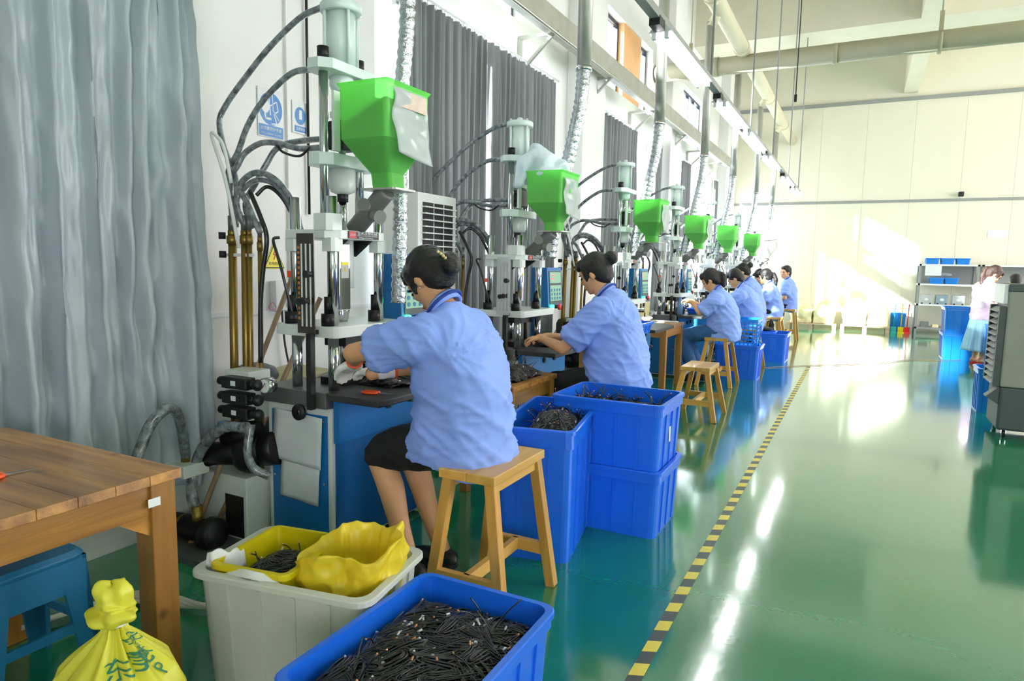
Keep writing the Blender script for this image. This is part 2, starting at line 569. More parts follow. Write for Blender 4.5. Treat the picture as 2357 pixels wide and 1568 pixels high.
window(7, 11.96, 13.85, ZH0, ZH1, M_frame, 4, .035)
MB().box(XL - .2, XL - .02, 8.86, 9.62, ZH0, ZH1).build('trim_11', M_orangepanel, kind='structure', label='peach board closing the clerestory bay where the big pipe enters')

# back wall: upright sandwich panels in two tiers
wb = MB(); wb.box(XL, 9, YB, YB + .2, 0, ZC)
wbo = wb.build('wall_back', M_panelwall, kind='structure', label='cream wall of upright sandwich panels at the far end')
px = XL
tiers = ((0.0, 2.90), (2.96, 5.13))
pan = [MB().box(.0012, .9488, -.03, 0, a, b).build('wall_panel', M_panelwall, wbo, bevel=.002, loc=(XL, YB, 0)) for a, b in tiers]
for k in range(1, 10):
    for p in pan:
        c = p.copy(); COL.objects.link(c); c.location = (XL + .95 * k, YB, 0)
MB().box(XL, 9, YB - .05, YB, 2.90, 2.96).build('trim_5', M_grey_trim, kind='structure')
MB().box(XL, 9, YB - .07, YB, 5.13, 5.21).build('trim_6', M_grey_trim, kind='structure')
# other two walls, outside the view, with openings added and sized to let daylight in
wr = MB()
wr.box(9, 9.2, -4, YB, 0, .9).box(9, 9.2, -4, YB, 5.2, ZC)
wr.box(9, 9.2, -4, 5, .9, 5.2)
for y in (8.5, 13, 17.3):
    wr.box(9, 9.2, y, y + .5, .9, 5.2)
wr.build('wall_right', M_wall, kind='structure')
MB().box(XL, 9, -4.2, -4, 0, .9).box(XL, 9, -4.2, -4, 2.8, ZC).box(XL, 1.6, -4.2, -4, .9, 2.8).box(6.5, 9, -4.2, -4, .9, 2.8).build('wall_front', M_wall, kind='structure')

# beams under the ceiling
MB().box(XL, 9, 12.75, 13.75, 5.3, ZC).build('trim_7', M_ceil, kind='structure', label='deep cross beam under the ceiling')
MB().box(.55, .82, 13.75, YB, 5.3, ZC).build('trim_8', M_ceil, kind='structure', label='beam running to the far wall')
MB().box(.55, .82, -4, 12.75, 5.3, ZC).build('trim_9', M_ceil, kind='structure')
MB().box(XL, 9, 4.6, 5.4, 5.3, ZC).build('trim_10', M_ceil, kind='structure')

# yellow and black marking along the aisle
tp = empty('aisle_marking', (-.575, 2.0, 0), 'yellow and black striped line on the green floor beside the workstations', 'floor marking')
MB().box(-.024, .024, -1.2, 8.2, 0, .0015).build('dark_line', M_tapeb, tp)
st = MB(); st.prism([(-.024, 0, .0012), (.024, .02, .0012), (.024, .095, .0012), (-.024, .075, .0012)], (0, 0, .001))
s0 = st.build('stripe', M_tapey, tp, loc=(0, .05, 0))
for k in range(-7, 51):
    if k == 0: continue
    c = s0.copy(); COL.objects.link(c); c.location = (0, .05 + .158 * k, 0)

# ---------------------------------------------------------------- curtains
def curtain(name, y0, y1, z0, z1, x, folds, amp, m, label, group=None, seed=0, messy=0.0):
    rnd = random.Random(seed)
    n = int(folds * (22 if messy else 12)); L = y1 - y0
    ph = [rnd.uniform(-.6, .6) for _ in range(int(folds) + 3)]
    am = [rnd.uniform(.65, 1.2) for _ in range(int(folds) + 3)]
    def fn(u, v):
        f = u * folds; k = int(f)
        t = f + (.10 if messy else .2) * math.sin(ph[k] * 3 + v * 2.4)
        d = amp * am[k] * (.55 + .45 * v) * math.sin(2 * PI * t)
        d += amp * .35 * math.sin(2 * PI * t * 2 + ph[k] * 4)
        if messy:
            d += messy * (mnoise.noise(Vector((u * 7, v * 1.6, seed))) + .5 * mnoise.noise(Vector((u * 18, v * 5 + .5 * u * 7, seed + 3))))
            d += messy * .5 * (1 - 2 * abs(mnoise.noise(Vector((u * 15 + v * 3, v * 7, seed + 9))))) * (.3 + v)
            d += messy * .28 * (1 - 2 * abs(mnoise.noise(Vector((u * 34 - v * 9, v * 14, seed + 5)))))
        y = y0 + L * u + .012 * math.sin(v * 5 + k)
        return (x + d, y, z1 - (z1 - z0) * v)
    o = MB().grid(fn, n, 110 if messy else 16).build(name, m, solid=.004, label=label, cat='curtain', group=group)
    # gathered heading with hooks
    hk = MB()
    for k in range(int(folds) * 2):
        y = y0 + L * (k + .5) / (int(folds) * 2)
        hk.cyl((x, y, z1 - .01), (x, y, z1 + .035), .006, n=6)
    hk.build('curtain_hook', M_framewhite, o, kind='stuff')
    return o
curtain('curtain', .55, 2.2, .28, 3.6, -2.82, 10, .045, M_curtain, 'large crumpled silver-grey curtain hanging at the left behind the wooden table', seed=1, messy=.045)
curtain('curtain', 3.92, 5.0, .12, 3.17, -2.87, 10, .035, M_curtain2, 'grey pleated window curtain right behind the nearest machine', 'pleated window curtains', 2)
curtain('curtain', 5.05, 6.42, .12, 3.17, -2.87, 12, .035, M_curtain2, 'grey pleated window curtain behind the second machine, left of the white pillar', 'pleated window curtains', 3)
curtain('curtain', 7.86, 9.25, .12, 3.17, -2.87, 11, .035, M_curtain2, 'grey pleated curtain behind the third machine, half open beside a bright window', 'pleated window curtains', 4)
curtain('curtain', 10.12, 10.5, .12, 3.17, -2.87, 4, .035, M_curtain2, 'narrow gathered grey curtain at the far side of the second bright window', 'pleated window curtains', 5)
curtain('curtain', 11.85, 12.4, .12, 3.17, -2.87, 5, .04, M_curtain2, 'narrow gathered grey curtain behind the fourth machine', 'pleated window curtains', 6)
curtain('curtain', 14.72, 15.0, .12, 3.17, -2.87, 3, .035, M_curtain2, 'narrow grey curtain end at the farthest window', 'pleated window curtains', 7)
for a, b, wh in ((3.8, 6.5, 'behind the first two machines'), (7.8, 10.55, 'behind the third machine'), (11.8, 15.05, 'nearest the far wall')):
    MB().cyl((-2.87, a, 3.2), (-2.87, b, 3.2), .01, n=8).build('curtain_rail', M_framewhite, label='thin white curtain rail over the window ' + wh, cat='curtain rail', group='curtain rails')

# ---------------------------------------------------------------- cable channel on brackets
ch = empty('cable_channel', (-2.62, 0, 3.42), 'long grey steel channel carried on brackets along the windows', 'channel')
MB().bar((0, 1.0, .09), (0, 14.9, .09), .11, .19).build('channel_body', M_galv, ch, bevel=.004)
MB().cyl((.085, 1.0, -.04), (.085, 14.9, -.04), .014, n=8).build('conduit', M_galv, ch)
for y in (3.9, 5.78, 7.35, 9.1, 10.9, 12.5, 14.0):
    b = MB(); a = 0
    b.bar((-.34, y, .0), (.06, y, .0), .035, .03).bar((-.33, y, .0), (-.33, y, -.33), .035, .03).bar((-.32, y, -.3), (0, y, -.01), .03, .025)
    b.build('bracket', M_galv, ch)

# ---------------------------------------------------------------- big pipes and drop pipes
cp = empty('cross_pipe', (0, 10.3, 4.22), 'thick beige pipe crossing the hall under the ceiling', 'pipe')
MB().cyl((XL + .02, 0, 0), (9, 0, .06), .125, n=24).build('pipe_body', M_pipe, cp)
for x in (-2.1, -.55, 3.6):
    MB().cyl((x, 0, .005), (x + .06, 0, .005), .134, n=24).build('coupling', M_pipe, cp)
for x in (-2.45, .67, 3.2):
    h = MB(); h.bar((x, 0, .1), (x, 0, .38), .05, .03).cyl((x, 0, .38), (x, 0, 2.05), .008, n=6)
    h.lathe((x - .02, 0, 0), [(.128, 0), (.137, 0), (.137, .04), (.128, .04)], axis='X')
    h.build('hanger', M_pipe, cp)
mp = empty('manifold_pipe', (-1.7, 0, 4.38), 'cream exhaust manifold pipe running along above the machines to the far wall', 'pipe')
MB().cyl((0, 2.0, 0), (0, YB - .05, .02), .1, n=24).build('pipe_body', M_pipelight, mp)
for y in (8.0, 10.05, 10.6, 13.2, 15.7):
    MB().cyl((0, y, .01), (0, y + .09, .01), .11, n=24).build('coupling', M_pipelight, mp)

def foil_duct(pts, r, parent, name='flexible_hose'):
    P = catmull(pts, 14)
    out, rs = [], []
    acc = 0; pitch = .045
    # resample finely
    Q = [P[0]]
    for a, b in zip(P, P[1:]):
        k = max(1, int((b - a).length / .011))
        for i in range(1, k + 1):
            Q.append(a.lerp(b, i / k))
    d = 0
    for i, p in enumerate(Q):
        if i: d += (p - Q[i - 1]).length
        rs.append(r * (1 + .09 * math.cos(2 * PI * d / pitch)) + random.uniform(-.0012, .0012))
    return MB().tube(Q, rs, 18).build(name, M_foil, parent)
names = ['nearest', 'second', 'third', 'fourth', 'fifth', 'sixth', 'seventh']
duct_y = [2.66, 4.5, 6.45, 8.5, 10.55, 12.95, 15.4]
mach = [(-2.2, 2.5), (-2.2, 4.33), (-2.1, 6.4), (-2.1, 8.45), (-2.1, 10.5), (-2.1, 13.0), (-2.1, 15.4)]
for i, y in enumerate(duct_y):
    r = empty('drop_pipe', (-1.8, y, 2.7), 'galvanised exhaust drop pipe with foil hose at the %s machine' % names[i], 'duct', 'exhaust drop pipes')
    zt = 1.6
    if i == 0:
        MB().cyl((-.14, 0, .0), (-.14, 0, 1.66), .05, n=18).build('pipe_body', M_galv, r)
        MB().cyl((-.14, 0, 1.6), (.1, 0, 1.68), .05, n=14).build('elbow', M_pipelight, r)
        foil_duct([(-.14, 0, .02), (-.15, 0, -.3), (-.19, 0, -.7), (-.2, .02, -1.1), (-.21, .02, -1.55)], .036, r)
    else:
        MB().cyl((0, 0, .0), (0, 0, 1.55), .05, n=18).build('pipe_body', M_galv, r)
        MB().cyl((0, 0, 1.5), (.1, 0, 1.68), .055, n=14).build('elbow', M_pipelight, r)
        MB().lathe((0, 0, -.02), [(.05, 0), (.056, 0), (.056, .03), (.05, .03)]).build('clamp', M_steel, r)
        foil_duct([(0, 0, .0), (-.01, -.02, -.25), (-.07, -.05, -.6), (-.14, -.06, -.95), (-.2, -.06, -1.3)], .046, r)
# ================================================================ MOULDING MACHINES
def hexring(cx, cy, hx, hy, z, ch):
    return [(cx - hx, cy - hy + ch, z), (cx - hx + ch, cy - hy, z), (cx + hx - ch, cy - hy, z), (cx + hx, cy - hy + ch, z),
            (cx + hx, cy + hy - ch, z), (cx + hx - ch, cy + hy, z), (cx - hx + ch, cy + hy, z), (cx - hx, cy + hy - ch, z)]
def wrapped(name, path, r, parent, m=None, sub=8, z=lambda q: q):
    P = catmull([z(p) for p in path], sub)
    return MB().tube(P, r, 10).build(name, m or M_wrap, parent)

def machine(loc, s, label, hopper_style='green', first=False):
    R = empty('moulding_machine', (loc[0], loc[1], 0), label, 'machine', 'vertical moulding machines')
    Z = lambda z: z if z <= .77 else .77 + (z - .77) * s
    ZP = lambda p: (p[0], p[1], Z(p[2]))
    # cabinet: white edged frame, blue panels
    c = MB()
    c.box(-.25, .14, -.245, .47, .02, .69)
    c.build('cabinet', M_mgrey, R, bevel=.003)
    MB().box(-.222, .118, -.252, -.245, .03, .655).build('side_panel', M_blue, R, bevel=.002)
    MB().box(.14, .147, -.225, .45, .03, .53).build('front_panel', M_blue_shaded, R, bevel=.002)
    ap = MB(); ap.prism([(.14, -.235, .735), (.172, -.235, .735), (.172, -.235, .53), (.14, -.235, .53)], (0, .76, 0))
    ap.build('front_box', M_blue, R, bevel=.003)
    for x, y in ((-.205, -.2535), (.10, -.2535)):
        for z in (.63, .34, .07):
            MB().cyl((x, y + .002, z), (x, y - .003, z), .006, n=8).build('screw', M_steel, R)
    for y in (.12, .3):
        b = MB().cyl((.172, y, .655), (.184, y, .655), .021, n=18).build('button_ring', M_black, R)
        MB().cyl((.184, y, .655), (.19, y, .655), .013, n=14).build('button', mat('dark_green_button', (24, 92, 74), rough=.3), b)
    # steel bed plate and black work board
    MB().box(-.27, .13, -.27, .36, .69, .765).build('bed_plate', M_greysteel, R, bevel=.004)
    bd = MB()
    bd.prism([(.06, -.16, .737), (.16, -.29, .737), (.44, -.29, .737), (.45, -.2, .737), (.45, .38, .737), (.3, .5, .737), (.06, .5, .737)], (0, 0, .03))
    bd.build('work_board', M_board, R, bevel=.005)
    # columns
    cols = ((.115, -.2), (-.105, -.2), (.115, .12), (-.105, .12))
    for i, (x, y) in enumerate(cols):
        MB().cyl((x, y, .765), (x, y, Z(1.01)), .024, n=20).build('lower_column', M_steel, R)
        MB().cyl((x, y, Z(1.06)), (x, y, Z(1.63)), .024, n=20).build('column', M_steel, R)
        n = MB().cyl((x - .01, y - .02, Z(1.06)), (x - .01, y - .02, Z(1.115)), .031, n=18).cyl((x - .01, y - .02, Z(1.115)), (x - .01, y - .02, Z(1.19)), .018, n=14)
        if i != 3:
            n.build('column_nut', M_blacksteel, R)
        sl = MB(); sl.ringloft([hexring(x, y, .037, .037, Z(1.39), .012), hexring(x, y, .037, .037, Z(1.45), .012)], smooth=False)
        sl.build('sleeve', M_mgrey, R)
    sl = MB(); sl.ringloft([hexring(.09, -.2, .055, .05, Z(1.48), .02), hexring(.09, -.2, .055, .05, Z(1.555), .02)], smooth=False)
    sl.build('sleeve', M_mgrey, R, bevel=.003)
    # plates
    lp = MB(); lp.ringloft([rrect(0, 0.005, .185, .265, .03, Z(1.01)), rrect(0, 0.005, .185, .265, .03, Z(1.06))], smooth=False)
    lp.build('lower_platen', M_mgrey, R, bevel=.003)
    up = MB(); up.ringloft([hexring(-.005, -.045, .165, .2, Z(1.445), .05), hexring(-.005, -.045, .165, .2, Z(1.485), .05)], smooth=False)
    up.build('upper_platen', M_mgrey, R, bevel=.003)
    g = MB()
    for y in (-.12, .05):
        MB().prism([(.02, y, Z(1.445)), (.12, y, Z(1.445)), (.02, y, Z(1.37))], (0, .02, 0)).build('gusset', M_blacksteel, R)
    # injection barrel behind a mirror cover, clamp ram
    cv = MB(); cv.box(.02, .075, -.115, -.035, Z(1.12), Z(1.43))
    cv.build('mirror_cover', M_mirror, R, bevel=.006)
    MB().box(.0755, .0765, -.1, -.05, Z(1.27), Z(1.345)).build('caution_plate', mat('caution_grey', (176, 182, 178), rough=.4), R)
    MB().box(.0766, .0772, -.1, -.05, Z(1.33), Z(1.345)).build('caution_band', M_signyellow, R)
    MB().prism([(.0768, -.088, Z(1.3)), (.0768, -.062, Z(1.3)), (.0768, -.075, Z(1.322))], (.0006, 0, 0)).build('caution_triangle', mat('caution_gold', (190, 176, 60), rough=.4), R)
    MB().cyl((.045, -.075, Z(1.075)), (.045, -.075, Z(1.13)), .016, .02, n=14).build('nozzle', M_steel, R)
    MB().cyl((0, 0, Z(1.22)), (0, 0, Z(1.445)), .05, n=22).build('clamp_ram', M_mgrey, R)
    MB().cyl((0, 0, Z(1.06)), (0, 0, Z(1.22)), .02, n=16).cyl((0, 0, Z(1.1)), (0, 0, Z(1.13)), .028, n=16).build('ram_rod', M_steel, R)
    # mould block between bed and lower platen
    md = MB(); md.box(-.06, .09, -.1, .12, .765, .80).box(-.05, .08, -.08, .1, Z(.95), Z(1.01)).cyl((0, .16, .765), (0, .16, Z(1.0)), .015, n=10)
    md.build('mould', M_blacksteel, R, bevel=.003)
    # injection unit: tie bars, plates, motor, cylinder
    for y in (-.12, .12):
        MB().cyl((0, y, Z(1.485)), (0, y, Z(2.24)), .021, n=18).build('tie_bar', M_steel, R)
        MB().cyl((0, y, Z(2.24)), (0, y, Z(2.295)), .026, n=18).build('bar_nut', M_blacksteel, R)
    for nm, z0, z1 in (('cylinder_plate', 2.19, 2.235), ('carriage_plate', 1.775, 1.83)):
        p = MB(); p.ringloft([hexring(0, 0, .075, .185, Z(z0), .045), hexring(0, 0, .075, .185, Z(z1), .045)], smooth=False)
        p.build(nm, M_cyl, R, bevel=.003)
    MB().lathe((0, 0, 0), [(.066, Z(2.235)), (.066, Z(2.47)), ], 26).build('injection_cylinder', M_cyl, R)
    MB().lathe((0, 0, 0), [(.088, Z(2.47)), (.094, Z(2.475)), (.094, Z(2.505)), (.088, Z(2.512)), (.02, Z(2.512)), (.02, Z(2.54)), (.012, Z(2.545))], 26).build('cylinder_cap', M_cyl, R)
    for k in range(4):
        a = PI / 4 + k * PI / 2 + .35
        x, y = .079 * math.cos(a), .079 * math.sin(a)
        MB().cyl((x, y, Z(2.235)), (x, y, Z(2.525)), .008, n=10).build('cylinder_rod', M_cyl, R)
    MB().lathe((0, 0, 0), [(.04, Z(2.12)), (.055, Z(2.15)), (.055, Z(2.19))], 20).build('cylinder_gland', M_cyl, R)
    MB().cyl((0, 0, Z(1.83)), (0, 0, Z(2.13)), .017, n=14).build('piston_rod', M_steel, R)
    MB().lathe((0, 0, 0), [(.03, Z(1.66)), (.055, Z(1.67)), (.06, Z(1.69)), (.06, Z(1.775))], 24).build('screw_motor', M_mgrey, R)
    MB().cyl((0, 0, Z(1.625)), (0, 0, Z(1.665)), .026, n=10).build('coupling', M_black, R)
    MB().cyl((0, 0, Z(1.485)), (0, 0, Z(1.63)), .018, n=14).build('screw_shaft', M_steel, R)
    d = MB(); d.box(-.045, .05, -.055, .06, Z(1.86), Z(1.99)).cyl((0, -.07, Z(1.93)), (0, .07, Z(1.93)), .03, n=14)
    d.build('drive_motor', M_black, R, bevel=.006)
    MB().box(-.02, .06, -.06, .06, Z(2.0), Z(2.03)).build('motor_mount', M_mgrey, R, bevel=.003)
    MB().box(.055, .07, -.13, -.09, Z(1.84), Z(2.1)).build('scale_bar', M_mgrey, R)
    # feed chute and hopper
    ch = MB(); ch.tube([(.30, -.05, Z(1.662)), (.285, -.05, Z(1.65)), (.115, -.055, Z(1.49))], [.04, .042, .042], 18)
    ch.cyl((.2, -.05, Z(1.565)), (.285, -.085, Z(1.545)), .027, n=16).cyl((.2, -.05, Z(1.58)), (.215, -.11, Z(1.6)), .03, n=14)
    ch.cyl((.284, -.0845, Z(1.5453)), (.29, -.087, Z(1.544)), .031, n=16)
    ch.build('feed_chute', M_castgrey, R)
    fl = MB(); fl.ringloft([rrect(.305, -.045, .095, .085, .02, Z(1.660)), rrect(.305, -.045, .095, .085, .02, Z(1.668))], smooth=False)
    fl.build('hopper_flange', M_galv, R)
    hx, hy = .285, -.045
    prof = [(.105, .05, Z(1.668)), (.055, .05, Z(1.668)), (.055, .055, Z(1.735)), (.125, .15, Z(1.87)), (.128, .153, Z(2.085)), (.138, .163, Z(2.1)), (.131, .156, Z(2.1))]
    if hopper_style == 'green':
        h = MB()
        rings = []
        for a, b, z in prof[1:]:
            off = .02 * (1 - min(1, (z - Z(1.668)) / (Z(1.87) - Z(1.668))))
            rings.append(rrect(hx + off, hy, a, b, .018, z))
        h.ringloft(rings, cap=False, smooth=False)
        h.build('hopper', M_green, R, solid=.004)
        p = MB()
        pr = []
        for a, b, z in ((.049, .047, Z(1.69)), (.05, .049, Z(1.735)), (.119, .143, Z(1.87)), (.12, .144, Z(1.9))):
            off = .02 * (1 - min(1, (z - Z(1.668)) / (Z(1.87) - Z(1.668))))
            pr.append(rrect(hx + off, hy, a, b, .015, z))
        top = [(q[0], q[1], q[2] + .055 + .05 * ((q[0] - hx) / .12) - .03 * ((q[1] - hy) / .14)) for q in rrect(hx, hy, .118, .142, .015, Z(1.9))]
        p.ringloft(pr + [top], smooth=False)
        p.build('pellet_fill', M_pellet, R, kind='stuff')
    else:
        h = MB()
        rings = [rrect(hx - .03, hy, .05, .05, .01, Z(1.668)), rrect(hx + .03, hy, .13, .14, .01, Z(1.9)), rrect(hx + .03, hy, .13, .14, .01, Z(2.05))]
        h.ringloft(rings, cap=False, smooth=False)
        h.build('hopper', M_galv, R, solid=.004)
        MB().prism([(hx - .12, hy - .16, Z(2.06)), (hx + .18, hy - .16, Z(2.1)), (hx + .18, hy + .16, Z(2.1)), (hx - .12, hy + .16, Z(2.06))], (0, 0, .01)).build('hopper_lid', M_galv, R)
    # name plate on the upper platen
    npx = .162
    npl = MB().box(npx, npx + .003, -.15, .06, Z(1.449), Z(1.482)).build('name_plate', M_black, R)
    MB().box(npx + .003, npx + .004, -.147, -.1, Z(1.451), Z(1.48)).build('plate_badge', M_signred, npl)
    writing('立式注塑机械', .014, M_paper, (npx + .0035, -.022, Z(1.474)), (0, 1, 0), (0, 0, 1), npl, width=.14)
    writing('VERTICAL MOULDING MACHINE', .006, M_paper, (npx + .0035, -.022, Z(1.4635)), (0, 1, 0), (0, 0, 1), npl, width=.14)
    writing('Http://www.', .009, M_paper, (npx + .0035, -.03, Z(1.4545)), (0, 1, 0), (0, 0, 1), npl, width=.1)
    writing('立式', .01, M_paper, (npx + .0045, -.123, Z(1.466)), (0, 1, 0), (0, 0, 1), npl, width=.035)
    # position scale at the near side: amber plate with slots, black post
    sp = MB().box(.0, .1, -.30, -.295, Z(1.03), Z(1.465)).build('scale_plate', M_amber if first else M_film, R)
    if first:
        for x in (.03, .055, .08):
            MB().box(x - .004, x + .004, -.302, -.2995, Z(1.06), Z(1.42)).build('slot', M_paper, sp)
        for k in range(15):
            z = Z(1.09 + .022 * k)
            MB().box(.007, .018, -.302, -.3, z, z + .012).build('scale_mark', M_amberlight, sp)
    else:
        for x in (.03, .055, .08):
            MB().box(x - .004, x + .004, -.302, -.2995, Z(1.06), Z(1.42)).build('slot', M_steel, sp)
    for x, z in ((.045, 1.17), (.07, 1.175), (.088, 1.29)):
        MB().cyl((x, -.305, Z(z)), (x, -.33, Z(z)), .012, n=12).cyl((x, -.33, Z(z)), (x, -.34, Z(z)), .016, n=12).build('thumb_screw', M_black, sp)
    MB().box(.055, .083, -.31, -.28, .69, Z(1.03)).build('scale_post', M_black, R, bevel=.002)
    MB().bar((.07, -.29, Z(1.035)), (.07, -.25, Z(1.035)), .03, .02).build('scale_bracket', M_blacksteel, R)
    # control box at the far side
    cb = MB()
    cb.prism([(-.03, .3, Z(1.03)), (.12, .3, Z(1.06)), (.10, .3, Z(1.39)), (-.03, .3, Z(1.39))], (0, .27, 0))
    cbo = cb.build('control_box', M_blue, R, bevel=.004)
    fx = lambda z: .12 - .02 * (z - 1.06) / .33 + .0015
    def face(z0, z1, y0, y1, m, nm, t=.003):
        MB().prism([(fx(z0), y0, Z(z0)), (fx(z0), y1, Z(z0)), (fx(z1), y1, Z(z1)), (fx(z1), y0, Z(z1))], (t, 0, 0)).build(nm, m, cbo)
    face(1.08, 1.36, .325, .55, M_darkgrey, 'control_face', .002)
    face(1.11, 1.24, .335, .54, M_panelgreen, 'keypad', .004)
    face(1.26, 1.35, .335, .54, M_panelgreen, 'screen', .004)
    if not first:
        face(1.29, 1.3, .36, .40, M_ledred, 'digit', .006); face(1.32, 1.33, .38, .42, M_ledred, 'digit', .006)
    for r_ in range(3):
        for k in range(4):
            z = 1.13 + r_ * .035; y = .36 + k * .05
            MB().cyl((fx(z) + .003, y, Z(z)), (fx(z) + .007, y, Z(z)), .012, n=10).build('key', M_keyblue, cbo)
    MB().cyl((.125, .33, Z(1.065)), (.15, .33, Z(1.065)), .014, n=14).build('lamp_button', M_ledgreen, cbo)
    MB().cyl((.12, .41, Z(1.06)), (.15, .41, Z(1.06)), .014, n=12).build('stop_stem', M_black, cbo)
    MB().lathe((.15, .41, Z(1.06)), [(.015, 0), (.024, .006), (.024, .018), (.012, .024)], axis='X').build('stop_button', M_red, cbo)
    MB().bar((.0, .31, Z(1.03)), (.0, .31, Z(.765)), .04, .04).build('control_post', M_blue, R)
    # hoses
    H = dict(
        A=[(-.075, -.05, 2.494), (-.187, -.067, 2.459), (-.367, -.083, 2.346), (-.527, -.1, 2.209), (-.627, -.117, 2.103), (-.663, -.133, 2.019), (-.617, -.15, 1.889), (-.527, -.167, 1.758), (-.497, -.183, 1.652), (-.49, -.2, 1.5)],
        B=[(-.07, -.08, 2.215), (-.191, -.095, 2.215), (-.287, -.11, 2.163), (-.387, -.125, 2.08), (-.46, -.14, 1.982), (-.513, -.155, 1.861), (-.568, -.17, 1.759), (-.525, -.185, 1.632), (-.426, -.2, 1.5)],
        C=[(-.03, -.04, 1.914), (-.236, -.03, 1.915), (-.348, -.06, 1.887), (-.399, -.09, 1.803), (-.433, -.12, 1.719), (-.477, -.15, 1.614), (-.396, -.19, 1.5)],
        D=[(-.03, -.08, 1.867), (-.17, -.097, 1.866), (-.29, -.114, 1.895), (-.386, -.131, 1.898), (-.47, -.149, 1.856), (-.503, -.166, 1.798), (-.539, -.183, 1.715), (-.509, -.2, 1.5)],
        E=[(-.125, -.15, 1.48), (-.137, -.164, 1.585), (-.201, -.179, 1.684), (-.281, -.193, 1.74), (-.364, -.207, 1.746), (-.43, -.221, 1.687), (-.38, -.22, 1.603), (-.326, -.2, 1.47)],
        E2=[(-.135, -.13, 1.48), (-.15, -.15, 1.56), (-.215, -.16, 1.655), (-.29, -.17, 1.71), (-.37, -.19, 1.715), (-.44, -.21, 1.66), (-.45, -.22, 1.6), (-.426, -.2, 1.5)])
    for k, p in H.items():
        r = .0145 if k not in ('E2',) else .013
        wrapped('hydraulic_hose', p, r, R, z=ZP)
    wrapped('cable', [(-.175, -.1, 1.485), (-.199, -.13, 1.569), (-.235, -.16, 1.647), (-.286, -.19, 1.685), (-.325, -.22, 1.644)], .009, R, M_cable, z=ZP)
    wrapped('cable', [(-.333, -.25, 1.661), (-.267, -.25, 1.541), (-.231, -.25, 1.443), (-.258, -.25, 1.304), (-.28, -.25, 1.142), (-.289, -.25, .865)], .011, R, M_cable, z=ZP)
    wrapped('cable', [(-.1, -.1, 1.87), (-.16, -.11, 1.83), (-.25, -.12, 1.85), (-.3, -.12, 1.89)], .006, R, M_cable, z=ZP)
    wrapped('cable', [(-.17, -.23, 1.45), (-.19, -.25, 1.44), (-.16, -.26, 1.38), (-.13, -.26, 1.3), (-.11, -.25, 1.2), (-.1, -.22, 1.06)], .007, R, M_cable, z=ZP)
    # oil cup at the back
    oc = MB(); oc.box(-.14, -.09, -.22, -.18, Z(1.27), Z(1.30))
    oc.build('limit_switch', M_orange, R, bevel=.002)
    return R

